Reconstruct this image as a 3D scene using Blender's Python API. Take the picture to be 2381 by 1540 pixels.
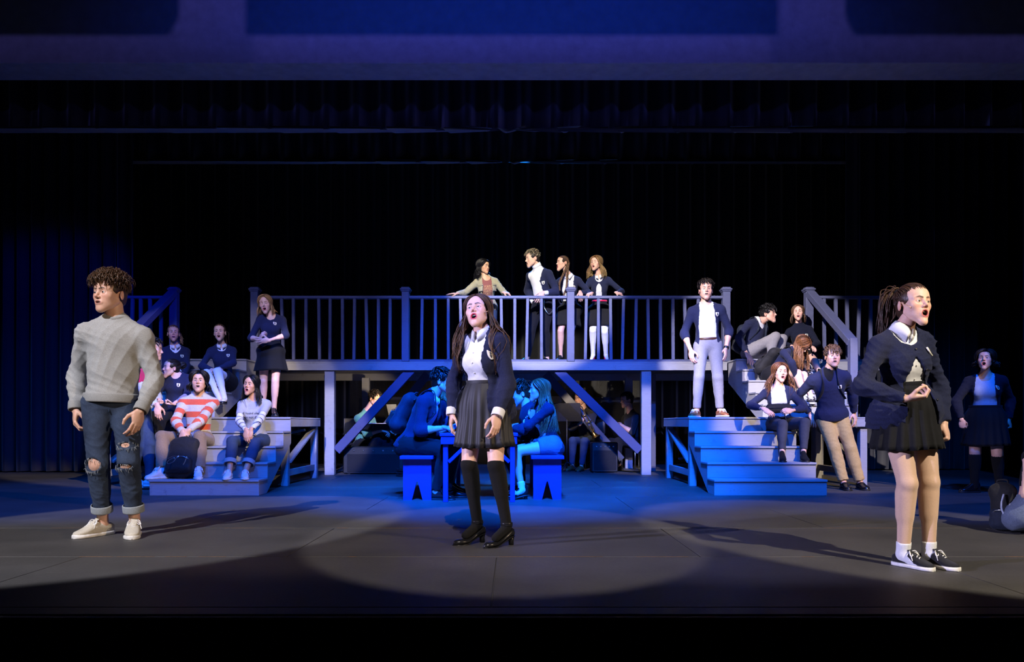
import bpy, math, random
import numpy as np
from mathutils import Matrix, Vector
rng = np.random.default_rng(7)
random.seed(7)
for _o in list(bpy.data.objects):
    bpy.data.objects.remove(_o, do_unlink=True)
SC = bpy.context.scene
COL = SC.collection

# ------------------------------------------------------------------ camera
FPX, CX, HY, CAMH = 1750.0, 1190.5, 987.0, 0.78      # focal length in pixels, axis, horizon, lens height (m)
cam_data = bpy.data.cameras.new('camera')
cam_data.sensor_width = 36.0
cam_data.lens = 36.0 * FPX / 2381.0
cam_data.shift_y = (HY - 770.0) / 2381.0
cam_data.clip_end = 200
cam = bpy.data.objects.new('camera', cam_data)
cam.location = (0, 0, CAMH)
cam.rotation_euler = (math.pi / 2, 0, 0)
COL.objects.link(cam)
SC.camera = cam

def W(px, py, d):
    """a point at depth d (m from the lens plane) seen at a photo pixel"""
    return np.array([(px - CX) / FPX * d, d, CAMH + (HY - py) / FPX * d])

# ------------------------------------------------------------------ world, exposure
wd = bpy.data.worlds.new('world'); SC.world = wd
wd.use_nodes = True
wd.node_tree.nodes['Background'].inputs[0].default_value = (0.004, 0.008, 0.03, 1)
wd.node_tree.nodes['Background'].inputs[1].default_value = 0.10
vs = SC.view_settings
vs.view_transform = 'Standard'; vs.look = 'None'; vs.gamma = 1.0; vs.exposure = 0.0
vs.use_curve_mapping = False

# ------------------------------------------------------------------ stage lamps
def spot(name, pos, aim, power, col, angle, blend=0.08, radius=0.06):
    l = bpy.data.lights.new(name, 'SPOT')
    l.energy = power; l.color = col; l.spot_size = math.radians(angle); l.spot_blend = blend
    l.shadow_soft_size = radius
    o = bpy.data.objects.new(name, l); COL.objects.link(o)
    o.location = pos
    o.rotation_euler = (Vector(aim) - Vector(pos)).to_track_quat('-Z', 'Y').to_euler()
    return o
COOL = (0.78, 0.80, 1.0); WARM = (1.0, 0.80, 0.56); BLUE = (0.010, 0.13, 1.0); WHITE = (1.0, 0.93, 0.82); LAV = (0.62, 0.62, 1.0)
# follow spots on the three soloists
spot('follow_spot_left', (-6.2, -3.4, 8.6), (-2.95, 5.1, 0.35), 8000, (0.92, 0.90, 1.0), 14.8)
spot('follow_spot_centre', (0.4, -3.6, 8.7), (-0.05, 5.1, 0.0), 4000, (1.0, 0.90, 0.88), 12.6)
spot('follow_spot_right', (6.0, -3.6, 8.2), (2.95, 4.8, 0.25), 7400, (1.0, 0.88, 0.70), 14.8)
# low side light from both auditorium boxes
spot('box_boom_left', (-9.0, 1.0, 3.4), (1.8, 5.0, 0.9), 6500, (0.58, 0.56, 1.0), 17, 0.4)
spot('box_boom_right', (9.0, -1.0, 4.2), (-1.9, 5.4, 1.0), 2600, (1.0, 0.74, 0.48), 17, 0.4)
# blue wash
spot('blue_wash_centre', (0.0, -2.5, 8.8), (0.0, 10.8, 0.0), 20000, (0.004, 0.11, 1.0), 26, 0.6, 0.12)
spot('blue_table_special', (0.3, -0.8, 8.8), (-0.05, 8.2, 0.6), 22000, (0.004, 0.10, 1.0), 16, 0.35, 0.08)
spot('blue_wash_left', (0.8, -1.5, 8.6), (-3.3, 9.2, 0.4), 6000, BLUE, 17, 0.5, 0.12)
spot('blue_wash_right', (-0.8, -1.5, 8.6), (3.3, 9.4, 0.5), 9000, BLUE, 17, 0.5, 0.12)
for x_ in (-6.5, 6.5): spot('blue_floor_wash', (x_ * .5, -2.0, 8.8), (x_, 9.5, 0.0), 3600, (0.004, 0.16, 1.0), 30, 0.7, 0.12)
for x_, p_ in ((-3.6, 6500), (0.0, 24000), (3.6, 5000)): spot('blue_overhead', (x_, 3.4, 8.8), (x_ * 1.15, 8.6, 0.0), p_ * .8, (0.004, 0.12, 1.0), 33, 0.6, 0.12)
# white fronts on the stairs and the upper level
spot('front_right_stair', (-5.5, -2.5, 8.6), (3.2, 10.2, 2.05), 25000, (0.98, 0.88, 0.92), 10.2, 0.14)
spot('front_right_stair_warm', (7.0, -2.5, 8.4), (3.9, 9.4, 0.95), 11000, (1.0, 0.78, 0.50), 11.0, 0.25)
spot('front_left_stair', (-0.5, -3.0, 8.6), (-3.9, 10.0, 1.6), 3600, (0.86, 0.78, 1.0), 12.0, 0.18)
spot('front_left_stair_warm', (5.5, -3.0, 8.6), (-4.1, 9.8, 1.5), 14000, WARM, 11.5, 0.2)
spot('front_upper_level', (-1.7, -2.5, 8.4), (0.38, 11.8, 2.92), 18000, WHITE, 10.6, 0.25)
for i_, x_ in enumerate((-3.3, -1.1, 1.1, 3.2)):
    spot('front_railing_wash', (x_ * .6, -3.0, 8.4), (x_, 11.6, 2.25), 2600, (0.34, 0.38, 1.0), 9.5, 0.5)
spot('front_post_left', (-1.5, -3.0, 8.4), (-2.8, 11.5, 0.7), 14000, (0.86, 0.80, 0.98), 4.6, 0.4)
spot('front_post_right', (1.5, -3.0, 8.4), (2.06, 11.5, 0.7), 14000, (0.86, 0.80, 0.98), 4.6, 0.4)
# overhead blue back light
spot('blue_back_light', (0.5, 15.0, 7.4), (0.3, 11.6, 3.0), 2600, (0.01, 0.22, 1.0), 50, 0.5, 0.1)
spot('blue_side_drapes', (-0.5, 4.0, 4.6), (-7.6, 12.3, 2.0), 2600, (0.008, 0.03, 1.0), 22, 0.6, 0.1)
# glow on the proscenium header: three unseen shuttered lamps, added only to light it
for x_ in (-3.2, 3.2):
    spot('added_header_lamp', (x_, -1.0, 7.9), (x_ * 1.5, 9.5, 5.6), 650, (0.24, 0.20, 1.0), 110, 0.6, 0.02)
spot('added_header_lamp', (0.0, 2.6, 7.2), (0, 9.5, 5.6), 620, (0.003, 0.06, 1.0), 84, 1.0, 0.02)

# ------------------------------------------------------------------ materials
MATS = {}
def new_mat(name):
    m = bpy.data.materials.new(name); m.use_nodes = True
    nt = m.node_tree
    return m, nt, nt.nodes['Principled BSDF']
def N(nt, typ, **kw):
    n = nt.nodes.new(typ)
    for k, v in kw.items():
        if k in n.inputs.keys() if isinstance(k, str) else False:
            n.inputs[k].default_value = v
        else:
            setattr(n, k, v)
    return n
def mix_mul(nt, a, b, fac=1.0):
    m = nt.nodes.new('ShaderNodeMix'); m.data_type = 'RGBA'; m.blend_type = 'MULTIPLY'
    m.inputs[0].default_value = fac
    nt.links.new(a, m.inputs[6]); nt.links.new(b, m.inputs[7])
    return m.outputs[2]
def ramp(nt, src, stops):
    r = nt.nodes.new('ShaderNodeValToRGB')
    e = r.color_ramp.elements
    while len(e) < len(stops): e.new(0.5)
    for el_, (p, c) in zip(e, stops):
        el_.position = p; el_.color = (*c, 1) if len(c) == 3 else c
    nt.links.new(src, r.inputs[0])
    return r.outputs[0]
def tex_noise(nt, scale, detail=4, rough=0.55, vec=None):
    n = nt.nodes.new('ShaderNodeTexNoise')
    n.inputs['Scale'].default_value = scale; n.inputs['Detail'].default_value = detail; n.inputs['Roughness'].default_value = rough
    if vec is not None: nt.links.new(vec, n.inputs['Vector'])
    return n.outputs['Fac']
def obj_vec(nt, scale=None):
    tc = nt.nodes.new('ShaderNodeTexCoord')
    if scale is None: return tc.outputs['Object']
    mp = nt.nodes.new('ShaderNodeMapping'); mp.inputs['Scale'].default_value = scale
    nt.links.new(tc.outputs['Object'], mp.inputs['Vector'])
    return mp.outputs[0]
def add_bump(nt, b, src, strength, dist):
    bp = nt.nodes.new('ShaderNodeBump'); bp.inputs['Strength'].default_value = strength; bp.inputs['Distance'].default_value = dist
    nt.links.new(src, bp.inputs['Height']); nt.links.new(bp.outputs[0], b.inputs['Normal'])

def fabric(name, col, rough=0.85, vary=0.22, scale=60, bump=0.25, sheen=0.15, attr=None):
    if name in MATS: return MATS[name]
    m, nt, b = new_mat(name)
    v = obj_vec(nt)
    f = tex_noise(nt, scale, 5, 0.6, v)
    f2 = tex_noise(nt, 6, 3, 0.5, v)
    lo = tuple(c * (1 - vary) for c in col); hi = tuple(min(1, c * (1 + vary)) for c in col)
    c1 = ramp(nt, f, [(0.3, lo), (0.7, hi)])
    c2 = ramp(nt, f2, [(0.25, (0.82,) * 3), (0.75, (1.0,) * 3)])
    out = mix_mul(nt, c1, c2)
    if attr:
        a = nt.nodes.new('ShaderNodeAttribute'); a.attribute_name = attr
        out = mix_mul(nt, out, a.outputs['Color'])
    nt.links.new(out, b.inputs['Base Color'])
    b.inputs['Roughness'].default_value = rough
    b.inputs['Specular IOR Level'].default_value = 0.25
    b.inputs['Sheen Weight'].default_value = sheen
    add_bump(nt, b, tex_noise(nt, scale * 4, 3, 0.6, v), bump, 0.002)
    MATS[name] = m
    return m
def shiny(name, col, rough=0.3, metal=0.0, vary=0.15, scale=30, coat=0.0):
    if name in MATS: return MATS[name]
    m, nt, b = new_mat(name)
    f = tex_noise(nt, scale, 4, 0.55, obj_vec(nt))
    c = ramp(nt, f, [(0.3, tuple(x * (1 - vary) for x in col)), (0.7, tuple(min(1, x * (1 + vary)) for x in col))])
    nt.links.new(c, b.inputs['Base Color'])
    b.inputs['Roughness'].default_value = rough; b.inputs['Metallic'].default_value = metal
    b.inputs['Coat Weight'].default_value = coat
    MATS[name] = m
    return m
def painted_wood(name, col, rough=0.55, grain=(3, 3, 40), wear=0.35):
    """house paint over timber: faint grain, scuffs, little nail marks"""
    if name in MATS: return MATS[name]
    m, nt, b = new_mat(name)
    v = obj_vec(nt, grain)
    g = tex_noise(nt, 3.0, 6, 0.6, v)
    s = tex_noise(nt, 5.0, 5, 0.65, obj_vec(nt))
    base = ramp(nt, g, [(0.25, tuple(x * 0.86 for x in col)), (0.75, tuple(min(1, x * 1.08) for x in col))])
    sc = ramp(nt, s, [(0.28, (1 - wear,) * 3), (0.42, (1,) * 3)])
    out = mix_mul(nt, base, sc)
    vor = nt.nodes.new('ShaderNodeTexVoronoi'); vor.inputs['Scale'].default_value = 9.0
    nt.links.new(obj_vec(nt), vor.inputs['Vector'])
    dots = ramp(nt, vor.outputs['Distance'], [(0.028, (0.25,) * 3), (0.05, (1,) * 3)])
    out = mix_mul(nt, out, dots, 0.7)
    nt.links.new(out, b.inputs['Base Color'])
    b.inputs['Roughness'].default_value = rough
    add_bump(nt, b, g, 0.25, 0.002)
    MATS[name] = m
    return m
# ------------------------------------------------------------------ mesh plumbing
class MD:
    """verts + quads/tris + an optional colour per vertex"""
    def __init__(s): s.v = []; s.q = []; s.t = []; s.c = []; s.n = 0; s.u = []
    def add(s, v, q=None, t=None, c=None, u=None):
        v = np.asarray(v, float).reshape(-1, 3)
        s.v.append(v)
        if q is not None and len(q): s.q.append(np.asarray(q, int) + s.n)
        if t is not None and len(t): s.t.append(np.asarray(t, int) + s.n)
        if c is None: c = np.ones((len(v), 3))
        c = np.asarray(c, float)
        if c.ndim == 1: c = np.tile(c, (len(v), 1))
        s.c.append(c)
        s.u.append(np.zeros(len(v)) if u is None else u)
        s.n += len(v)
        return s
    def merge(s, o):
        for i, v in enumerate(o.v): pass
        v, q, t, c, u = o.arr()
        return s.add(v, q, t, c, u)
    def arr(s):
        v = np.concatenate(s.v) if s.v else np.zeros((0, 3))
        q = np.concatenate(s.q) if s.q else np.zeros((0, 4), int)
        t = np.concatenate(s.t) if s.t else np.zeros((0, 3), int)
        return v, q, t, np.concatenate(s.c) if s.c else np.zeros((0, 3)), np.concatenate(s.u) if s.u else np.zeros(0)
    def build(s, name, mat, parent=None, smooth=True, origin=None, attr=False, uattr=False, flat_angle=None):
        v, q, t, c, u = s.arr()
        o0 = np.zeros(3)
        if origin is not None: o0 = np.asarray(origin, float)
        me = bpy.data.meshes.new(name)
        me.vertices.add(len(v)); me.vertices.foreach_set('co', (v - o0).astype(np.float32).ravel())
        nl = len(q) * 4 + len(t) * 3
        me.loops.add(nl); me.polygons.add(len(q) + len(t))
        me.loops.foreach_set('vertex_index', np.concatenate([q.ravel(), t.ravel()]).astype(np.int32))
        st = np.concatenate([np.arange(len(q)) * 4, len(q) * 4 + np.arange(len(t)) * 3]).astype(np.int32)
        me.polygons.foreach_set('loop_start', st)
        me.update(calc_edges=True)
        me.polygons.foreach_set('use_smooth', np.full(len(q) + len(t), bool(smooth)))
        if flat_angle is not None: me.set_sharp_from_angle(angle=math.radians(flat_angle))
        if attr:
            a = me.color_attributes.new('Col', 'FLOAT_COLOR', 'POINT')
            a.data.foreach_set('color', np.concatenate([c, np.ones((len(c), 1))], 1).astype(np.float32).ravel())
        if uattr:
            a = me.attributes.new('U', 'FLOAT', 'POINT'); a.data.foreach_set('value', u.astype(np.float32))
        me.validate()
        if isinstance(mat, str): mat = MATS[mat]
        me.materials.append(mat)
        ob = bpy.data.objects.new(name, me)
        COL.objects.link(ob)
        ob.location = o0
        if parent is not None:
            ob.parent = parent
            pw = parent_world(parent)
            ob.location = o0 - pw
        return ob
WORLD_AT = {}
def parent_world(o):
    w = np.array(o.location)
    while o.parent is not None:
        o = o.parent; w = w + np.array(o.location)
    return w
def tag(o, label=None, cat=None, group=None, kind=None):
    if label: o['label'] = label
    if cat: o['category'] = cat
    if group: o['group'] = group
    if kind: o['kind'] = kind
    return o
def empty(name, loc, label=None, cat=None, group=None, kind=None):
    o = bpy.data.objects.new(name, None); COL.objects.link(o); o.location = loc
    o.empty_display_size = 0.1
    return tag(o, label, cat, group, kind)
def bev_box(cx, cy, cz, sx, sy, sz, b=0.006, R=None):
    """a chamfered box: 24 verts"""
    b = min(b, sx * .3, sy * .3, sz * .3)
    v = []
    for X in (-1, 1):
        for Y in (-1, 1):
            for Z in (-1, 1):
                hx, hy, hz = sx / 2, sy / 2, sz / 2
                v += [(X * hx, Y * (hy - b), Z * (hz - b)), (X * (hx - b), Y * hy, Z * (hz - b)), (X * (hx - b), Y * (hy - b), Z * hz)]
    v = np.array(v)
    def i(X, Y, Z, a): return (((X > 0) * 2 + (Y > 0)) * 2 + (Z > 0)) * 3 + a
    q = []; t = []
    for s in (-1, 1):
        q.append([i(s, -1, -1, 0), i(s, 1, -1, 0), i(s, 1, 1, 0), i(s, -1, 1, 0)][::s])
        q.append([i(-1, s, -1, 1), i(-1, s, 1, 1), i(1, s, 1, 1), i(1, s, -1, 1)][::s])
        q.append([i(-1, -1, s, 2), i(1, -1, s, 2), i(1, 1, s, 2), i(-1, 1, s, 2)][::s])
    for A in (-1, 1):
        for B in (-1, 1):
            f = A * B
            q.append([i(A, B, -1, 0), i(A, B, -1, 1), i(A, B, 1, 1), i(A, B, 1, 0)][::f])
            q.append([i(A, -1, B, 2), i(A, -1, B, 0), i(A, 1, B, 0), i(A, 1, B, 2)][::f])
            q.append([i(-1, A, B, 1), i(-1, A, B, 2), i(1, A, B, 2), i(1, A, B, 1)][::f])
            for C in (-1, 1):
                t.append([i(A, B, C, 0), i(A, B, C, 1), i(A, B, C, 2)][::A * B * C])
    if R is not None: v = v @ np.asarray(R).T
    return v + np.array([cx, cy, cz]), q, t
def box(md, cx, cy, cz, sx, sy, sz, b=0.006, R=None):
    v, q, t = bev_box(cx, cy, cz, sx, sy, sz, b, R); md.add(v, q, t); return md
def beam(md, a, b, w, t, up=(0, 0, 1), bev=0.005):
    """a bar from a to b, w wide (across up) and t thick"""
    a = np.asarray(a, float); b = np.asarray(b, float)
    x = nrm(b - a); y = nrm(np.cross(up, x)); z = np.cross(x, y)
    R = np.stack([x, y, z], 1)
    c = (a + b) / 2
    return box(md, *c, np.linalg.norm(b - a), w, t, bev, R)
def nrm(v):
    v = np.asarray(v, float); return v / (np.linalg.norm(v) + 1e-12)
def prism(md, poly, y0, y1):
    """extrude an XZ outline (counter-clockwise seen from -Y) between two depths"""
    import mathutils.geometry as mg
    n = len(poly)
    v = [(x, y0, z) for x, z in poly] + [(x, y1, z) for x, z in poly]
    q = [[i, i + n, (i + 1) % n + n, (i + 1) % n] for i in range(n)]
    tr = mg.tessellate_polygon([[Vector((x, z, 0)) for x, z in poly]])
    t = []
    for a, b, c in tr:
        A, B, C = (np.array(poly[k]) for k in (a, b, c))
        if (B[0] - A[0]) * (C[1] - A[1]) - (B[1] - A[1]) * (C[0] - A[0]) < 0: b, c = c, b
        t.append([a, b, c]); t.append([a + n, c + n, b + n])
    md.add(v, q, t); return md
def loft(md, rings, cap=True, closed=True, c=None):
    """rings: (m, n, 3)"""
    R = np.asarray(rings, float); m, n = R.shape[:2]
    v = R.reshape(-1, 3)
    i = np.arange(m - 1)[:, None] * n; j = np.arange(n if closed else n - 1)[None]
    j2 = (j + 1) % n
    q = np.stack([i + j, i + j2, i + n + j2, i + n + j], -1).reshape(-1, 4)
    t = []
    if cap:
        v = np.concatenate([v, R[0].mean(0)[None], R[-1].mean(0)[None]])
        a, b = m * n, m * n + 1
        for k in range(n):
            t.append([a, (k + 1) % n, k]); t.append([b, (m - 1) * n + k, (m - 1) * n + (k + 1) % n])
    md.add(v, q, t, c); return md
def tubes(paths, rad, sides=6, flat=1.0, out=None):
    """a batch of tubes. paths (M,n,3), rad (M,n) or (n,), out (M,n,3): direction in which the section is flattened"""
    P = np.asarray(paths, float); M, n = P.shape[:2]
    rad = np.broadcast_to(np.asarray(rad, float), (M, n))
    T = np.gradient(P, axis=1); T /= np.linalg.norm(T, axis=2, keepdims=True) + 1e-9
    if out is None: out = np.broadcast_to(np.array([0.31, 0.23, 0.92]), P.shape)
    B = np.cross(T, out); bn = np.linalg.norm(B, axis=2, keepdims=True)
    B = np.where(bn < 1e-3, np.array([1.0, 0, 0]), B / (bn + 1e-9))
    Nn = np.cross(B, T)
    th = np.arange(sides) / sides * 2 * np.pi
    ring = P[:, :, None] + rad[:, :, None, None] * (np.cos(th)[None, None, :, None] * B[:, :, None] + flat * np.sin(th)[None, None, :, None] * Nn[:, :, None])
    v = ring.reshape(-1, 3)
    base = (np.arange(M) * n * sides)[:, None, None]
    i = (np.arange(n - 1) * sides)[None, :, None]; j = np.arange(sides)[None, None]
    j2 = (j + 1) % sides
    q = np.stack([base + i + j, base + i + sides + j, base + i + sides + j2, base + i + j2], -1).reshape(-1, 4)
    if sides == 4: caps = np.stack([base[:, 0] + k for k in (0, 1, 2, 3)], -1).reshape(-1, 4)
    e0 = np.arange(M) * n * sides; e1 = e0 + (n - 1) * sides
    t = []
    for k in range(1, sides - 1):
        t.append(np.stack([e0, e0 + k, e0 + k + 1], 1)); t.append(np.stack([e1, e1 + k + 1, e1 + k], 1))
    return v, q, np.concatenate(t)
def curve(md, pts, r, sides=6, n=None, c=None):
    P = np.asarray(pts, float)
    if n: P = resample(P, n)
    v, q, t = tubes(P[None], np.broadcast_to(r, (1, len(P))), sides)
    md.add(v, q, t, c); return md
def resample(P, n):
    """Catmull-Rom through P"""
    P = np.asarray(P, float)
    m = len(P)
    u = np.linspace(0, m - 1, n); i = np.clip(u.astype(int), 0, m - 2); f = (u - i)[:, None]
    p0 = P[np.clip(i - 1, 0, m - 1)]; p1 = P[i]; p2 = P[i + 1]; p3 = P[np.clip(i + 2, 0, m - 1)]
    return .5 * (2 * p1 + (p2 - p0) * f + (2 * p0 - 5 * p1 + 4 * p2 - p3) * f ** 2 + (3 * p1 - p0 - 3 * p2 + p3) * f ** 3)

# ------------------------------------------------------------------ implicit surfaces
class Prim:
    __slots__ = ('a', 'b', 'r1', 'r2', 'R', 's', 'k', 'tag', 'clips', 'sub')
    def __init__(s, a, b, r1, r2, R=None, sc=None, k=.02, tag='', clips=(), sub=False):
        s.a = np.asarray(a, np.float64); s.b = np.asarray(b, np.float64); s.r1 = r1; s.r2 = r2
        s.R = R; s.s = sc; s.k = k; s.tag = tag; s.clips = list(clips); s.sub = sub
    def grow(s, off, clips=(), k=None, r=1.0):
        p = Prim(s.a, s.b, s.r1 * r + off, s.r2 * r + off, s.R, None if s.s is None else s.s * r + off, s.k if k is None else k, s.tag, list(clips), s.sub)
        if s.s is not None: p.r1 = p.r2 = 1.0
        return p
    def bb(s):
        if s.s is not None:
            m = np.abs(s.R) @ s.s
            return s.a - m, s.a + m
        return np.minimum(s.a - s.r1, s.b - s.r2), np.maximum(s.a + s.r1, s.b + s.r2)
    def d(s, P):
        if s.s is not None:
            q = ((P - s.a) @ s.R) / s.s
            L = np.sqrt((q * q).sum(-1)) + 1e-9
            g = np.sqrt(((q / s.s) ** 2).sum(-1)) / L + 1e-9
            d = (L - 1) / g
        else:
            ba = s.b - s.a; bb = ba @ ba
            pa = P - s.a
            t = np.clip((pa @ ba) / bb, 0, 1) if bb > 1e-12 else np.zeros(P.shape[:-1])
            w = pa - t[..., None] * ba
            d = np.sqrt((w * w).sum(-1)) - (s.r1 + (s.r2 - s.r1) * t)
        for pt, n in s.clips:
            d = np.maximum(d, (P - pt) @ n)
        return d
I3 = np.eye(3)
def rc(a, b, r1, r2=None, k=.02, tag='', clips=(), sub=False):
    return Prim(a, b, r1, r1 if r2 is None else r2, None, None, k, tag, clips, sub)
def el(c, rad, R=I3, k=.02, tag='', clips=(), sub=False):
    return Prim(c, c, 1., 1., np.asarray(R, float), np.asarray(rad, float), k, tag, clips, sub)
def smin(a, b, k):
    h = np.clip(.5 + .5 * (b - a) / k, 0, 1)
    return b + (a - b) * h - k * h * (1 - h)
def evalp(prims, P):
    F = np.full(P.shape[:-1], .5)
    for p in prims:
        d = p.d(P)
        F = -smin(-F, d, p.k) if p.sub else smin(F, d, p.k)
    return F
def field(prims, vox, cuts=(), pad=.02):
    lo = np.min([p.bb()[0] for p in prims if not p.sub], 0) - pad
    hi = np.max([p.bb()[1] for p in prims if not p.sub], 0) + pad
    n = np.ceil((hi - lo) / vox).astype(int) + 1
    F = np.full(n, .06)
    ax = [lo[i] + np.arange(n[i]) * vox for i in range(3)]
    for p in prims:
        b0, b1 = p.bb(); m = p.k + 2.5 * vox
        i0 = np.clip(np.floor((b0 - m - lo) / vox).astype(int), 0, n - 1); i1 = np.clip(np.ceil((b1 + m - lo) / vox).astype(int) + 1, 1, n)
        if np.any(i1 <= i0): continue
        sl = tuple(slice(i0[j], i1[j]) for j in range(3))
        G = np.stack(np.meshgrid(*[ax[j][sl[j]] for j in range(3)], indexing='ij'), -1)
        d = p.d(G)
        F[sl] = -smin(-F[sl], d, p.k) if p.sub else smin(F[sl], d, p.k)
    if cuts:
        near = np.abs(F) < 4 * vox
        near |= F < 0
        idx = np.nonzero(near)
        G = np.stack([ax[j][idx[j]] for j in range(3)], -1)
        f = F[idx]
        for cfn in cuts: f = np.maximum(f, -cfn(G))
        F[idx] = f
    return F, lo
CORN = np.array([(i, j, k) for i in (0, 1) for j in (0, 1) for k in (0, 1)])
EDG = [(a, b) for a in range(8) for b in range(a + 1, 8) if np.abs(CORN[a] - CORN[b]).sum() == 1]
def nets(F, org, vox):
    F = np.where(np.abs(F) < 1e-7, 1e-7, F)
    S = F < 0
    n = np.array(F.shape)
    cnt = np.zeros(n - 1, np.int8)
    for c in CORN: cnt += S[c[0]:n[0] - 1 + c[0], c[1]:n[1] - 1 + c[1], c[2]:n[2] - 1 + c[2]]
    act = (cnt > 0) & (cnt < 8)
    idx = np.argwhere(act)
    vid = np.full(n - 1, -1, np.int64); vid[act] = np.arange(len(idx))
    acc = np.zeros((len(idx), 3)); m = np.zeros(len(idx))
    fv = [F[idx[:, 0] + c[0], idx[:, 1] + c[1], idx[:, 2] + c[2]] for c in CORN]
    for a, b in EDG:
        x = (fv[a] < 0) != (fv[b] < 0)
        t = np.where(x, fv[a] / np.where(x, fv[a] - fv[b], 1), 0)
        acc += np.where(x[:, None], CORN[a] + (CORN[b] - CORN[a]) * t[:, None], 0); m += x
    V = org + (idx + acc / m[:, None]) * vox
    Q = []
    for ax in range(3):
        o1, o2 = [(1, 2), (2, 0), (0, 1)][ax]
        A = np.take(S, range(n[ax] - 1), ax); B = np.take(S, range(1, n[ax]), ax)
        e = np.argwhere(A != B)
        e = e[(e[:, o1] > 0) & (e[:, o1] < n[o1] - 1) & (e[:, o2] > 0) & (e[:, o2] < n[o2] - 1)]
        if not len(e): continue
        ins = A[e[:, 0], e[:, 1], e[:, 2]]
        def g(d1, d2):
            f = e.copy(); f[:, o1] += d1; f[:, o2] += d2
            return vid[f[:, 0], f[:, 1], f[:, 2]]
        qd = np.stack([g(-1, -1), g(0, -1), g(0, 0), g(-1, 0)], 1)
        qd[~ins] = qd[~ins][:, ::-1]
        Q.append(qd)
    return V, np.concatenate(Q)
def normals(V, Q):
    n = np.cross(V[Q[:, 2]] - V[Q[:, 0]], V[Q[:, 3]] - V[Q[:, 1]])
    o = np.zeros_like(V)
    for k in range(4):
        for a in range(3): o[:, a] += np.bincount(Q[:, k], n[:, a], len(V))
    return o / (np.linalg.norm(o, axis=1, keepdims=True) + 1e-12)
def relax(V, Q, it=1, lam=.5):
    n = len(V)
    i = np.concatenate([Q[:, k] for k in range(4)] * 2); j = np.concatenate([Q[:, (k + 1) % 4] for k in range(4)] + [Q[:, (k - 1) % 4] for k in range(4)])
    cnt = np.maximum(np.bincount(i, minlength=n), 1)
    for _ in range(it):
        A = np.stack([np.bincount(i, V[j, a], n) for a in range(3)], 1) / cnt[:, None]
        V = V + lam * (A - V)
    return V
def wrinkle(P, wl, seed):
    """soft rounded ridges with sharper valleys, in drifting directions"""
    r = np.random.default_rng(seed)
    f = np.zeros(len(P)); tot = 0
    for i in range(5):
        k = nrm(r.normal(size=3) * np.array([.7, .7, 1.6])) * 2 * np.pi / (wl * r.uniform(.7, 1.9))
        k2 = nrm(r.normal(size=3)) * 2 * np.pi / (wl * 2.6); k3 = nrm(r.normal(size=3)) * 2 * np.pi / (wl * 4.5)
        amp = .5 + .5 * np.sin(P @ k3 + r.uniform(0, 6))
        s = np.sin(P @ k + 1.9 * np.sin(P @ k2 + r.uniform(0, 6)) + r.uniform(0, 6))
        f += amp * (1 - 2 * np.sqrt(np.abs(s) + .02)); tot += 1
    return f / tot * 1.5
def surf(prims, vox, cuts=(), wr=0, wl=.09, seed=0, wmask=None, smooth=0):
    F, org = field(prims, vox, cuts)
    V, Q = nets(F, org, vox)
    if smooth: V = relax(V, Q, smooth)
    if wr:
        Nn = normals(V, Q)
        w = wrinkle(V, wl, seed)
        if wmask is not None: w = w * wmask(V)
        V = V + Nn * (wr * w)[:, None]
    return V, Q
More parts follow.
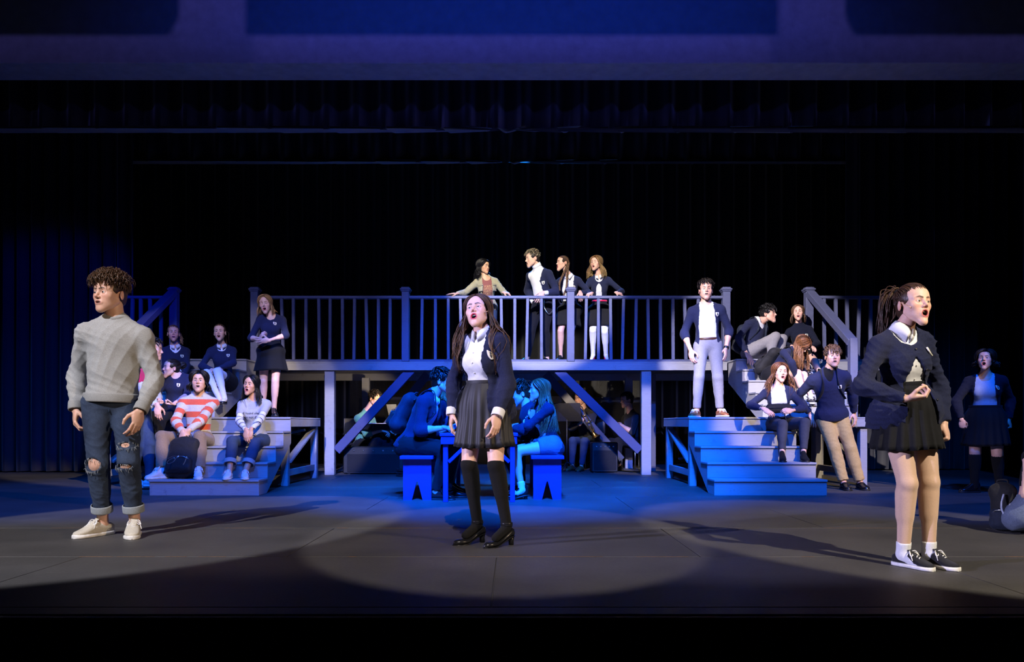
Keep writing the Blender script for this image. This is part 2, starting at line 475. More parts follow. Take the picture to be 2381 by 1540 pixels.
# ------------------------------------------------------------------ figure kit: head
_hc = {}
def head_template(mo, fem, vox):
    """face looks along -Y, origin between the ears; returns geometry and region weights"""
    key = (round(mo, 2), fem, vox)
    if key in _hc: return _hc[key]
    j = .026 * mo
    hm = .0022 + .0165 * mo
    zm = -.0555 - j * .5
    mw = .0215 - .003 * mo
    P = [el((0, .008, .04), (.075, .097, .085), k=.02),
         el((0, -.040, .047), (.061, .052, .055), k=.03),
         el((0, -.043, -.018), (.054 if fem else .056, .049, .062), k=.03)]
    cw = .010 if fem else .014
    for s in (-1, 1):
        P.append(rc((s * (.046 if fem else .049), -.004, -.045), (s * cw, -.074, -.090 - j), .0175 if fem else .022, .0150 if fem else .0180, k=.03))
        P.append(el((s * .041, -.060, -.016), (.024, .022, .022), k=.025))
        P.append(rc((s * .014, -.085, .027), (s * .046, -.070, .025), .0095 if not fem else .007, .008, k=.014))
    for s in (-1, 1): P.append(el((s * (.031 if fem else .035), -.040, -.046 - j * .35), (.018 if fem else .020, .030, .034), k=.03))
    P.append(el((0, -.078, -.092 - j), (.018, .0165, .0165), k=.02))
    P.append(el((0, -.064, zm), (.035, .034, .030 + j * .5), k=.024))
    for s in (-1, 1):
        P.append(el((s * .032, -.100, .006), (.0185, .017, .0125), k=.014, sub=True))
        P.append(el((s * .031, -.0765, .006), (.0148, .0148, .0148), k=.005))
    P.append(rc((0, -.086, .020), (0, -.1105, -.020), .0062, .0088 if fem else .0100, k=.011))
    for s in (-1, 1): P.append(el((s * .0112, -.0985, -.0265), (.0075, .0095, .0075), k=.007))
    # lips: a ring round the mouth opening
    th = np.linspace(0, 2 * np.pi, 13)[:-1]
    def lp(a, e=0.):
        x = (mw + .002) * np.cos(a); z = zm + (hm + .0035) * np.sin(a)
        return np.array([x, -.0955 + e + 15.0 * x * x + .10 * (j if np.sin(a) < 0 else 0), z])
    ring = [lp(a) for a in th]
    for i in range(12):
        up = np.sin(th[i] + .26) > 0
        r = (.0042 if up else .0054) * (1 - .22 * mo)
        P.append(rc(ring[i], ring[(i + 1) % 12], r, r, k=.009))
    P.append(el((0, -.112, zm), (mw - .0015, .052, hm), k=.0035, sub=True))
    for s in (-1, 1):
        P.append(el((s * .031, -.094, .0055), (.0135, .012, .0054), k=.0025, sub=True))
        R = rotz(s * .35)
        P.append(el((s * .078, .016, -.002), (.0075, .0185, .030), R, k=.006))
        P.append(el((s * .086, .010, .002), (.0065, .010, .017), R, k=.005, sub=True))
        P.append(el((s * .0062, -.1060, -.0345), (.0036, .0045, .0035), k=.002, sub=True))
    V, Q = surf(P, vox)
    X, Y, Z = V.T
    dl = np.min([np.linalg.norm((V - p)[:, [0, 2]], axis=1) for i in range(12) for p in (ring[i], (ring[i] + ring[(i + 1) % 12]) / 2)], 0)
    lw_ = np.where(Z > zm, .0052, .0068) * np.clip(1.25 - (np.abs(X) / (mw + .004)) ** 2 * .6, .4, 1)
    wl = np.clip((lw_ - dl) / .0018 + .5, 0, 1) * (Y < -.078)
    inm = (np.abs(X) < mw + .004) & (np.abs(Z - zm) < hm + .004) & (Y > -.0925 + 13 * X * X) & (Y < -.03)
    wl = np.where(inm, 0, wl)
    wb = np.zeros(len(V))
    for s in (-1, 1):
        a = np.array([s * .013, -.095, .0265]); m_ = np.array([s * .030, -.092, .0325]); b = np.array([s * .050, -.073, .0265])
        for p, q, r in ((a, m_, .0050), (m_, b, .0042)):
            ba = q - p; t = np.clip((V - p) @ ba / (ba @ ba), 0, 1)
            dd = np.linalg.norm((V - p - t[:, None] * ba) * np.array([1, .45, 1]), axis=1)
            wb = np.maximum(wb, np.clip((r + .0012 - dd) / .0024, 0, 1))
    lid = np.zeros(len(V))
    for s in (-1, 1):
        dd = np.abs(np.sqrt(((X - s * .031) / .0150) ** 2 + ((Z - .0055) / .0075) ** 2) - 1.0)
        lid = np.maximum(lid, np.clip(1 - dd / .35, 0, 1) * (Y < -.07) * np.where(Z > .0055, 1, .45))
    blush = np.exp(-((np.abs(X) - .040) ** 2 / .0004 + (Z + .018) ** 2 / .0005)) * (Y < -.05) + np.exp(-(X ** 2 + (Z + .022) ** 2) / .00015) * (Y < -.1) * .7
    ears = np.clip((np.abs(X) - .073) / .006, 0, 1) * .6
    _hc[key] = (V, Q, dict(lip=wl, mouth=inm.astype(float), brow=wb, lid=lid, blush=np.clip(blush + ears, 0, 1)), zm, hm, mw)
    return _hc[key]
def rotz(a):
    c, s = math.cos(a), math.sin(a); return np.array([[c, -s, 0], [s, c, 0], [0, 0, 1]])
def rotx(a):
    c, s = math.cos(a), math.sin(a); return np.array([[1, 0, 0], [0, c, -s], [0, s, c]])
def roty(a):
    c, s = math.cos(a), math.sin(a); return np.array([[c, 0, s], [0, 1, 0], [-s, 0, c]])
def sphere(n=14, m=10):
    th = np.linspace(0, np.pi, m); ph = np.arange(n) / n * 2 * np.pi
    R = np.stack([np.sin(th)[:, None] * np.cos(ph), np.sin(th)[:, None] * np.sin(ph), np.broadcast_to(np.cos(th)[:, None], (m, n))], -1)
    i = np.arange(m - 1)[:, None] * n; j = np.arange(n)[None]; j2 = (j + 1) % n
    return R.reshape(-1, 3), np.stack([i + j, i + n + j, i + n + j2, i + j2], -1).reshape(-1, 4)
def head_md(md, M, o, sc, mo, fem, skin, brow, lip, vox, eyes='open', iris=(.10, .05, .025), gaze=(0, -1, 0)):
    V, Q, w, zm, hm, mw = head_template(mo, fem, vox)
    skin = np.array(skin); C = np.tile(skin, (len(V), 1))
    def mixc(C, w_, col): return C * (1 - w_[:, None]) + np.array(col) * w_[:, None]
    C = mixc(C, w['blush'] * .45, skin * np.array([1.0, .66, .60]))
    C = mixc(C, w['lid'] * (.75 if fem else .45), skin * np.array([.42, .34, .32]))
    C = mixc(C, w['brow'] * .92, brow)
    C = mixc(C, w['lip'], lip)
    C = mixc(C, w['mouth'], (.035, .006, .006))
    md.add(V * sc @ M.T + o, Q, None, C)
    if vox < .006:
        S, SQ = sphere(20, 15)
        for s in (-1, 1):
            c = np.array([s * .031, -.0768, .0058])
            g = nrm(np.array(gaze) + np.array([-s * .03, 0, 0])); dt = S @ g
            col = np.where((dt > .94)[:, None], np.array([.004, .004, .004]), np.where((dt > .80)[:, None], np.array(iris), np.array([.72, .70, .68])))
            if eyes == 'shut': col = np.tile(skin * .75, (len(S), 1))
            md.add((S * .01345 + c) * sc @ M.T + o, SQ, None, col)
        if mo > .2:   # upper teeth
            v, q, t = bev_box(0, 0, 0, 1, 1, 1, .12)
            a = np.linspace(-1, 1, 7)
            for x in a:
                p = np.array([x * mw * .68, -.0865 + 9 * (x * mw * .68) ** 2, zm + hm * .70])
                md.add((v * np.array([.0046, .004, .0075]) + p) * sc @ M.T + o, q, t, (.62, .60, .54))

# ------------------------------------------------------------------ hands
HANDS = {'relaxed': ((22, 32, 20), 4, .35), 'fist': ((78, 88, 55), 0, .95), 'grip': ((48, 62, 40), 4, .6), 'flat': ((6, 10, 6), 7, .1),
         'loose': ((38, 50, 30), 2, .6), 'pinch': ((55, 58, 30), 2, .8), 'spread': ((8, 12, 8), 13, .0), 'rest': ((26, 18, 10), 6, .25)}
_hd = {}
def hand_template(pose, vox):
    key = (pose, vox)
    if key in _hd: return _hd[key]
    (c1, c2, c3), spr, th = HANDS[pose]
    P = [el((.048, 0, 0), (.055, .041, .0165), k=.01), el((.03, .018, .007), (.034, .022, .017), k=.012),
         el((-.012, 0, 0), (.036, .027, .0205), k=.015)]
    base = [(.088, .0285, 0), (.094, .0095, -.002), (.089, -.0100, -.001), (.080, -.0275, .001)]
    lens = [(.042, .026, .021), (.046, .029, .022), (.042, .027, .021), (.033, .021, .019)]
    for f in range(4):
        p = np.array(base[f]); sp = math.radians(spr * (1.5 - f)); a = 0
        wob = 1 + .10 * (f - 1) * (1 if pose in ('relaxed', 'loose', 'grip') else .2)
        for i, (L, c) in enumerate(zip(lens[f], (c1, c2, c3))):
            a += math.radians(c * wob)
            d = np.array([math.cos(a) * math.cos(sp), math.cos(a) * math.sin(sp), math.sin(a)])
            q = p + d * L
            r0 = (.0098, .0088, .0080)[i] * (.9 if f == 3 else 1); r1 = (.0088, .0080, .0070)[i] * (.9 if f == 3 else 1)
            P.append(rc(p, q, r0, r1, k=.004 if i else .007))
            p = q
    p = np.array([.012, .026, .006])
    d0 = nrm((.62, .72 - .35 * th, .22 + .45 * th)); d1 = nrm((.80, .46 - .55 * th, .25 + .30 * th)); d2 = nrm((.88, .20 - .75 * th, .20 + .2 * th))
    for d, L, r0, r1 in ((d0, .044, .014, .0115), (d1, .033, .0112, .0098), (d2, .027, .0098, .0078)):
        q = p + d * L
        P.append(rc(p, q, r0, r1, k=.009 if L > .04 else .004)); p = q
    V, Q = surf(P, vox)
    C = np.clip((V[:, 0] - .09) / .08, 0, 1)
    _hd[key] = (V, Q, C)
    return _hd[key]
def hand_md(md, wrist, fdir, pdir, left, sc, pose, skin, vox):
    V, Q, w = hand_template(pose, vox)
    f = nrm(fdir); p = np.asarray(pdir, float); p = nrm(p - f * (p @ f))
    th = np.cross(f, p) * (-1 if left else 1)
    M = np.stack([f, th, p], 1)
    if np.linalg.det(M) < 0: Q = Q[:, ::-1]
    skin = np.array(skin)
    C = skin * (1 - .35 * w[:, None] * (1 - np.array([1., .78, .74])))
    md.add(V * sc @ M.T + wrist, Q, None, C)

# ------------------------------------------------------------------ figure
def ik(a, c, l1, l2, hint):
    a = np.asarray(a, float); c = np.asarray(c, float); v = c - a; D = np.linalg.norm(v)
    mx = (l1 + l2) * .995
    if D > mx: c = a + v / D * mx; D = mx
    if D < abs(l1 - l2) * 1.05 + .02: D = abs(l1 - l2) * 1.05 + .02; c = a + nrm(v) * D
    u = (c - a) / D
    x = (l1 * l1 - l2 * l2 + D * D) / (2 * D); hgt = math.sqrt(max(l1 * l1 - x * x, 0))
    hh = np.asarray(hint, float); hh = hh - u * (hh @ u); hh = nrm(hh)
    return a + u * x + hh * hgt, c
def frame(yaw, up):
    """columns: left, back, up.  yaw 0 faces the camera (-Y), positive turns towards +X"""
    u = nrm(up); x = np.array([math.cos(yaw), math.sin(yaw), 0]); x = nrm(x - u * (x @ u))
    return np.stack([x, np.cross(u, x), u], 1)
SKIN = {'fair': (.68, .40, .29), 'pale': (.74, .46, .35), 'tan': (.52, .27, .165), 'olive': (.60, .33, .21), 'asian': (.62, .36, .235)}
HAIRC = {'brown': (.060, .028, .013), 'dark': (.014, .009, .007), 'black': (.006, .005, .005), 'blonde': (.36, .20, .075), 'darkblonde': (.20, .105, .042), 'auburn': (.15, .055, .020), 'lightbrown': (.11, .055, .025)}
class Fig: pass
def figure(label, d, h, fem, pel, che, head, feet, hands, yaw=0, cyaw=None, hy=0, hp=0, hr=0, build=1.0, skin='fair', mo=0, hair='brown', lip=None, vox=.0125, hvox=.0046,
           eyes='open', gaze=(0, -1, 0), knees=None, iris=(.06, .035, .02), hscale=1.0, legs=1.0, bust=1.0, belly=0.0, brow=None, name='person', leghidden=False):
    """pel, che, head: photo pixel + depth offset; feet: (px, depth, ground z, toe yaw, heel lift); hands: (px, py, dy, elbow hint, finger dir, palm dir, pose)"""
    f = Fig(); k = h / 1.7; f.k = k; f.fem = fem; f.h = h; f.vox = vox; f.hvox = hvox; f.d = d
    f.pel = W(pel[0], pel[1], d + (pel[2] if len(pel) > 2 else 0)); f.che = W(che[0], che[1], d + (che[2] if len(che) > 2 else 0))
    f.hc = W(head[0], head[1], d + (head[2] if len(head) > 2 else -.03))
    va = math.degrees(math.atan2(che[0] - CX, FPX))      # all headings are given relative to the line of sight
    yaw -= va; cyaw = None if cyaw is None else cyaw - va; hy -= va; f.va = va
    f.yaw = math.radians(yaw); f.cyaw = math.radians(yaw if cyaw is None else cyaw)
    up = f.che - f.pel
    L = np.linalg.norm(up); f.L = L
    Lref = .285 * h
    if abs(L / Lref - 1) > .13: print('TORSO', label, round(L / Lref, 2))
    f.Rp = frame(f.yaw, up * np.array([.6, .6, 1])); f.Rc = frame(f.cyaw, up)
    f.Rh = rotz(math.radians(hy)) @ rotx(math.radians(-hp)) @ roty(math.radians(hr))
    f.hs = k * hscale * (1.0 if fem else 1.02)
    S = SKIN[skin] if isinstance(skin, str) else skin; f.skin = S
    sw = (.086 if fem else .100) * h * (.55 + .45 * build); hw = .050 * h * (.6 + .4 * build)
    f.sh = {'L': f.che + f.Rc[:, 0] * sw - f.Rc[:, 2] * (.020 if fem else .026) * h, 'R': f.che - f.Rc[:, 0] * sw - f.Rc[:, 2] * (.020 if fem else .026) * h}
    f.hip = {'L': f.pel + f.Rp[:, 0] * hw, 'R': f.pel - f.Rp[:, 0] * hw}
    f.el = {}; f.wr = {}; f.kn = {}; f.an = {}; f.foot = {}; f.hand = {}
    ua, fa = .172 * h, .150 * h; th, sn = .242 * h * legs, .242 * h * legs
    for s in 'LR':
        if s in hands:
            px, py, dy, hint, fd, pd, pose = hands[s]
            f.el[s], f.wr[s] = ik(f.sh[s], W(px, py, d + dy), ua, fa, hint)
            f.hand[s] = (fd, pd, pose)
        if s in feet:
            ft = feet[s]; px, fdp, gz, ty = ft[:4]; ty = ty - va; lift = ft[4] if len(ft) > 4 else 0.; heelh = ft[5] if len(ft) > 5 else 0.
            g = np.array([(px - CX) / FPX * fdp, fdp, gz])
            ank = g + np.array([0, 0, .082 * k + lift + heelh])
            hint = (knees or {}).get(s, (math.sin(f.yaw), -math.cos(f.yaw), .1))
            f.kn[s], f.an[s] = ik(f.hip[s], ank, th, sn, hint)
            g = f.an[s] - np.array([0, 0, .082 * k + lift + heelh])
            miss = np.linalg.norm(ank - f.an[s])
            if miss > .03: print('LEG', label, s, 'short by', round(miss, 3))
            f.foot[s] = (g, math.radians(ty), lift, heelh)
    # --- body volumes
    B = build; P = []
    a = lambda t: f.pel + (f.che - f.pel) * t
    Rc, Rp = f.Rc, f.Rp
    Rm = frame((f.yaw + f.cyaw) / 2, up)
    if fem:
        P += [el(a(.70), np.array([.122 * B, .092 * B, .150]) * k, Rc, .04, 'chest'), el(a(.36), np.array([.106 * B, .080 * B, .12]) * k, Rm, .05, 'waist'),
              el(a(.03), np.array([.150 * B, .108 * B, .115]) * k, Rp, .05, 'pelvis')]
        for s in (-1, 1):
            P.append(el(a(.64) + Rc @ np.array([s * .055, -.066 * B, 0]) * k, np.array([.052, .045, .056]) * k * bust, Rc, .045, 'bust'))
    else:
        P += [el(a(.72), np.array([.146 * B, .104 * B, .165]) * k, Rc, .04, 'chest'), el(a(.38), np.array([.126 * B, .093 * B, .135]) * k, Rm, .05, 'waist'),
              el(a(.04), np.array([.146 * B, .108 * B, .115]) * k, Rp, .05, 'pelvis')]
    if belly: P.append(el(a(.30) + Rm @ np.array([0, -.05, 0]) * k, np.array([.11, .075, .12]) * k * belly, Rm, .05, 'waist'))
    rs = (.043 if fem else .053) * k * (.5 + .5 * B)
    P.append(rc(f.sh['L'] - Rc[:, 2] * .012 * k, f.sh['R'] - Rc[:, 2] * .012 * k, rs * .88, rs * .88, .05, 'chest'))
    nb = f.che + Rc @ np.array([0, .012, .02]) * k
    nt = f.hc + f.Rh @ np.array([0, .022, -.045]) * f.hs
    nr = (.046 if fem else .056) * k
    f.nb, f.nt, f.nr = nb, nt, nr
    for s in 'LR':
        P.append(rc(nb + (nt - nb) * .30 + Rc[:, 1] * .012 * k, f.sh[s] - (f.sh[s] - f.che) * .12 + Rc[:, 2] * .006, nr * .66, rs * .66, .05, 'trap'))
    P.append(rc(nb - Rc[:, 2] * .03, nt, nr * 1.08, nr * .98, .03, 'neck'))
    ar = k * (.86 if fem else 1.0) * (.45 + .55 * B)
    for s in 'LR':
        if s in f.el:
            e, w = f.el[s], f.wr[s]
            P.append(rc(f.sh[s], e, .046 * ar, .037 * ar, .03, 'armU_' + s))
            P.append(rc(e, w, .038 * ar, .025 * ar, .02, 'armF_' + s))
            P.append(rc(e + (w - e) * .15, e + (w - e) * .38, .041 * ar, .038 * ar, .025, 'armF_' + s))
        if s in f.kn:
            kn, an = f.kn[s], f.an[s]; lr = k * (1.0 if not fem else .98) * (.4 + .6 * B)
            ht = f.hip[s]
            P.append(rc(ht - Rp[:, 2] * .01, kn, (.084 if not fem else .086) * lr, .052 * lr, .04, 'thigh_' + s))
            P.append(rc(kn, an, .050 * lr, .033 * lr, .02, 'shin_' + s))
            sd = nrm(an - kn); kd = nrm((kn - ht)); back = (an - kn) * 0 - (kd - sd * (kd @ sd)); back = nrm(back) if np.linalg.norm(back) > .05 else Rp[:, 1]
            P.append(rc(kn + (an - kn) * .16 + back * .014 * k, kn + (an - kn) * .45 + back * .012 * k, .050 * lr, .040 * lr, .03, 'shin_' + s))
            P.append(el(kn - back * .016 * k, np.array([.034] * 3) * lr, I3, .02, 'shin_' + s))
            P.append(el(f.pel + Rp @ np.array([(1 if s == 'L' else -1) * .068 * B, .055, -.045]) * k, np.array([.080, .075, .085]) * k * (.4 + .6 * B), Rp, .04, 'pelvis'))
            # the foot, inside its shoe
            g, ty, lift, hh = f.foot[s]; td = np.array([math.sin(ty), -math.cos(ty), 0])
            P.append(rc(an - np.array([0, 0, .02]), an + td * .10 * k - np.array([0, 0, .045 + .5 * lift + .55 * hh]), .030 * k, .024 * k, .02, 'foot_' + s))
    f.prims = P; f.outer = list(P)
    md = MD()
    bv = vox * (1.4 if vox < .009 else 1.5)
    F, org = field(P, bv); V, Q = nets(F, org, bv)
    md.add(V, Q, None, S)
    for s in 'LR':
        if s in f.wr:
            fd, pd, pose = f.hand[s]
            hand_md(md, f.wr[s], fd, pd, s == 'L', k * (1.0 if not fem else .92), pose, S, .0050 if vox > .009 else .0036)
    lipc = lip or ((.50, .13, .12) if fem else (.46, .22, .17))
    bc = brow or HAIRC[hair] if isinstance(hair, str) else hair
    f.hairc = HAIRC[hair] if isinstance(hair, str) else hair
    head_md(md, f.Rh, f.hc, f.hs, mo, fem, S, np.array(f.hairc) * .7, lipc, hvox, eyes, iris, gaze)
    base = np.array([f.pel[0], f.pel[1], min([x[0][2] for x in f.foot.values()] + [f.pel[2]])])
    f.ob = md.build(name, 'skin', None, True, base, attr=True)
    tag(f.ob, label, 'person')
    f.seed = abs(hash(label)) % 1000 if False else int(sum(ord(c) for c in label)) % 997
    return f
def sel(f, spec, clips=None):
    """grow the body volumes named in spec by an offset each"""
    out = []
    for p in f.prims:
        if p.tag in spec:
            o = spec[p.tag]; r = 1.0
            if isinstance(o, tuple): o, r = o
            out.append(p.grow(o, (clips or {}).get(p.tag, ()), r=r))
    return out
def front_cut(f, prof, x0=0.0, yb=.01, slant=0.0):
    """remove the front of a garment where |x - x0| < w(z); prof: [(z below shoulder line, half width), ...] in metres"""
    z = np.array([p[0] for p in prof]) * f.k; w = np.array([p[1] for p in prof]) * f.k
    o = np.argsort(z)
    z, w = z[o], w[o]
    def fn(G):
        q = (G - f.che) @ f.Rc
        ww = np.interp(q[:, 2], z, w)
        return np.maximum(np.abs(q[:, 0] - x0 - slant * q[:, 2]) - ww, q[:, 1] - yb)
    return fn
def neck_cut(f, r, dz=0.0, front=.0):
    """a round neck opening"""
    c = f.nb + f.Rc @ np.array([0, -.02 - front, .03 + dz]) * f.k
    e = el(c, np.array([r, r * .95 + front, .075 + front * .6]) * f.k, f.Rc)
    return lambda G: e.d(G)
def top(f, name, mat, off=.012, sleeve=1.0, hem=-.03, arm=None, cuts=(), wr=.0035, wl=.09, neck=False, belly=0., flare=0., tags=None, u=False, bagk=.03, armcut=None, vox=None, under=False):
    """a jumper, shirt or cardigan over torso and arms. sleeve: share of the arm covered (1 = to the wrist); hem: metres above the hip line"""
    arm = off if arm is None else arm
    upv = f.Rp[:, 2]; hp = f.pel + upv * hem * f.k
    tc = [(hp, -upv)]
    pr = []
    sp = {'chest': off, 'waist': (off + belly, 1.0), 'bust': off, 'pelvis': off + flare, 'trap': off * .9}
    if neck: sp['neck'] = .005
    for p in f.prims:
        if p.tag in sp:
            o = sp[p.tag]; o = o[0] if isinstance(o, tuple) else o
            cl = tc if p.tag in ('waist', 'pelvis', 'chest', 'bust') else []
            if p.tag == 'neck': cl = [(f.nb + (f.nt - f.nb) * (.62 if neck is True else neck), nrm(f.nt - f.nb))]
            pr.append(p.grow(o, cl, k=max(p.k, bagk)))
    for s in 'LR':
        if s not in f.el: continue
        e, w, sh = f.el[s], f.wr[s], f.sh[s]
        l1 = np.linalg.norm(e - sh); l2 = np.linalg.norm(w - e); cov = sleeve * (l1 + l2)
        if isinstance(sleeve, dict): cov = sleeve[s] * (l1 + l2)
        if cov <= l1: cu = [(sh + nrm(e - sh) * cov, nrm(e - sh))]; cf = None
        else: cu = []; cf = [(e + nrm(w - e) * (cov - l1), nrm(w - e))]
        for p in f.prims:
            if p.tag == 'armU_' + s: pr.append(p.grow(arm, cu, k=.03))
            if p.tag == 'armF_' + s and cf is not None: pr.append(p.grow(arm * 1.0, cf, k=.03))
    V, Q = surf(pr, vox or f.vox * (1.3 if under else 1.06), cuts, wr, wl, f.seed + len(name), smooth=2 if cuts else 1)
    uu = None
    if u:
        dt = evalp([p for p in pr if not p.tag.startswith('arm')], V)
        uu = (f.che - V) @ f.Rc[:, 2] / f.k
        for s in 'LR':
            if s not in f.el: continue
            da = evalp([p for p in pr if p.tag in ('armU_' + s, 'armF_' + s)], V)
            e, w, sh = f.el[s], f.wr[s], f.sh[s]
            t1 = np.clip((V - sh) @ nrm(e - sh), 0, np.linalg.norm(e - sh)); t2 = np.clip((V - e) @ nrm(w - e), 0, 1)
            onf = evalp([p for p in pr if p.tag == 'armF_' + s], V) < evalp([p for p in pr if p.tag == 'armU_' + s], V)
            ua = np.where(onf, np.linalg.norm(e - sh) + t2, t1) / f.k
            uu = np.where(da < dt, ua + .02, uu)
    md = MD().add(V, Q, None, None, uu)
    ob = md.build(name, mat, f.ob, uattr=u)
    if not under: f.outer = f.outer + pr
    f.last = pr; f.lastcuts = cuts
    return ob
def trousers(f, mat, off=.010, end=.02, name='trousers', taper=1.0, waist=.13, wr=.003, wl=.07, cuff=None, cuts=(), knee=0.0, vox=None):
    up = f.Rp[:, 2]; wp = f.pel + up * waist * f.k
    pr = []
    for p in f.prims:
        if p.tag in ('pelvis', 'waist'): pr.append(p.grow(off * .7, [(wp, up)]))
        for s in 'LR':
            if s in f.kn:
                if p.tag == 'thigh_' + s: pr.append(p.grow(off, [], k=.03))
                if p.tag == 'shin_' + s:
                    sd = nrm(f.an[s] - f.kn[s])
                    g = p.grow(off + knee, [(f.an[s] - sd * end, sd)], k=.03)
                    if g.s is None and p.r2 < .045: g.r2 = p.r2 + off * taper
                    pr.append(g)
    V, Q = surf(pr, vox or f.vox * 1.1, cuts, wr, wl, f.seed + 3)
    ob = MD().add(V, Q).build(name, mat, f.ob)
    f.outer = f.outer + pr; f.legs = pr
    if cuff:
        for s in 'LR':
            if s in f.kn:
                sd = nrm(f.an[s] - f.kn[s]); c = f.an[s] - sd * end
                r = .033 * f.k + off * taper + .008
                band(f, ob, 'turned_up_cuff', cuff, c - sd * .024, sd, r * 1.06, r * 1.02, .052, .006)
    return ob
def band(f, parent, name, mat, c, ax, rx, ry, width, thick=.004, R=None, n=28, gap=0):
    """a short sleeve of cloth, leather or metal around an axis"""
    ax = nrm(ax)
    if R is None:
        x = nrm(np.cross(ax, (0.1, 1, 0.05))); y = np.cross(ax, x)
    else: x, y = R[:, 0], R[:, 1]
    th = np.arange(n) / n * 2 * np.pi
    cs = (np.cos(th)[:, None] * x, np.sin(th)[:, None] * y)
    rings = []
    for o, z in ((0, -.5), (thick * .7, -.5), (thick, -.35), (thick, .35), (thick * .7, .5), (0, .5), (0, -.5)):
        rings.append(c + cs[0] * (rx + o) + cs[1] * (ry + o) + ax * z * width)
    md = MD(); loft(md, np.array(rings), cap=False)
    return md.build(name, mat, parent)
def socks(f, mat, t0, t1=1.05, off=.0035, name='sock', sides='LR', wr=0):
    """a stocking on each leg: t0..t1 along the shin (negative reaches up the thigh)"""
    for s in sides:
        if s not in f.kn: continue
        kn, an, hp = f.kn[s], f.an[s], f.hip[s]; sd = nrm(an - kn); td = nrm(kn - hp)
        l1, l2 = np.linalg.norm(kn - hp), np.linalg.norm(an - kn)
        pr = []
        for p in f.prims:
            if p.tag == 'shin_' + s: pr.append(p.grow(off, [(kn + sd * l2 * t0, -sd)] if t0 > 0 else []))
            if p.tag == 'thigh_' + s and t0 <= 0: pr.append(p.grow(off, [(kn + td * l1 * t0, -td)]))
            if p.tag == 'foot_' + s and t1 > 1: pr.append(p.grow(off))
        V, Q = surf(pr, f.vox * 1.0, (), wr, .03, 5)
        MD().add(V, Q).build(name, mat, f.ob)
def skirt(f, mat, length, rtop=(.128, .098), rhem=(.235, .205), pleats=22, amp=.05, waist=.09, n=None, name='skirt', sharp=0.5, seed=0, waistband=True, sway=0.0):
    """a standing skirt: a double-walled pleated cone hanging from the waist"""
    k = f.k; n = n or pleats * 6; th = np.arange(n) / n * 2 * np.pi
    r = np.random.default_rng(f.seed + seed)
    ph = r.uniform(0, 6, 4)
    tri = 2 * np.abs(((th * pleats / (2 * np.pi) + .12 * np.sin(3 * th + ph[0])) % 1) - .5) * 2 - 1
    sinp = np.sin(th * pleats + 1.5 * np.sin(2 * th + ph[1]) + ph[2])
    wv = sharp * tri + (1 - sharp) * sinp
    x, y = f.Rp[:, 0], f.Rp[:, 1]
    xh = nrm(np.array([x[0], x[1], 0])); yh = nrm(np.array([y[0], y[1], 0]))
    top0 = f.pel + f.Rp[:, 2] * waist * k
    m = 14
    outer = []
    for i in range(m):
        t = i / (m - 1)
        e = t ** .75
        hipb = math.sin(min(1, t * 1.8) * math.pi) * .012
        rx = (rtop[0] + (rhem[0] - rtop[0]) * e + hipb) * k; ry = (rtop[1] + (rhem[1] - rtop[1]) * e + hipb) * k
        if i == 0: rx *= 1.0
        mod = 1 + amp * (t ** .8) * wv * (1.0) + .015 * t * np.sin(2 * th + ph[3])
        c = top0 + (f.pel - top0) * min(1, t * length / waist * .999) if t * length < waist else f.pel + np.array([0, 0, -(t * length - waist)]) * k
        c = c + xh * sway * t
        outer.append(c + np.cos(th)[:, None] * xh * rx * mod[:, None] + np.sin(th)[:, None] * yh * ry * mod[:, None] + np.array([0, 0, 1]) * (.008 * t * np.sin(2 * th + ph[2]))[:, None])
    outer = np.array(outer)
    lg = [p for p in f.prims if p.tag.startswith(('thigh', 'shin', 'pelvis'))]
    for _ in range(4):
        dd = evalp(lg, outer); need = np.clip(.014 - dd, 0, .1)
        cc = outer.mean(1, keepdims=True); rad = outer - cc; rad[..., 2] = 0; rad /= np.linalg.norm(rad, axis=2, keepdims=True) + 1e-9
        need = (need + np.roll(need, 1, 1) + np.roll(need, -1, 1) + np.roll(need, 3, 1) + np.roll(need, -3, 1)) / 2.2
        outer = outer + rad * need[..., None]
    cen = outer.mean(1, keepdims=True)
    inner = cen + (outer - cen) * np.array([.975, .975, 1.0]); inner[..., 2] = outer[..., 2] + .001
    rings = np.concatenate([outer, inner[::-1]])
    md = MD(); loft(md, rings, cap=False)
    ob = md.build(name, mat, f.ob)
    if waistband:
        band(f, ob, 'waistband', mat, top0, f.Rp[:, 2], (rtop[0] + .002) * k, (rtop[1] + .002) * k, .035 * k, .004, f.Rp)
    f.outer = f.outer + [p.grow(.03) for p in f.prims if p.tag == 'pelvis']
    return ob
def lap_skirt(f, mat, reach=.6, off=.016, name='skirt', flare=.02):
    """a skirt on a seated figure: follows hips and thighs"""
    pr = [p.grow(off, [(f.pel + f.Rp[:, 2] * .10 * f.k, f.Rp[:, 2])]) for p in f.prims if p.tag in ('pelvis', 'waist')]
    ends = []
    for s in 'LR':
        e = f.hip[s] + (f.kn[s] - f.hip[s]) * reach; ends.append(e)
        td = nrm(f.kn[s] - f.hip[s])
        pr.append(rc(f.hip[s], e + td * .05, .092 * f.k + off, .072 * f.k + off + flare, .05, 'sk', [(e, td)]))
    td = nrm(f.kn['L'] + f.kn['R'] - f.hip['L'] - f.hip['R'])
    m0, m1 = (f.hip['L'] + f.hip['R']) / 2, (ends[0] + ends[1]) / 2
    pr.append(rc(m0, m1 + td * .05, .085 * f.k, .060 * f.k + flare, .06, 'sk', [(m1, td)]))
    V, Q = surf(pr, f.vox * .9, (), .004, .07, f.seed)
    f.outer = f.outer + pr
    return MD().add(V, Q).build(name, mat, f.ob)

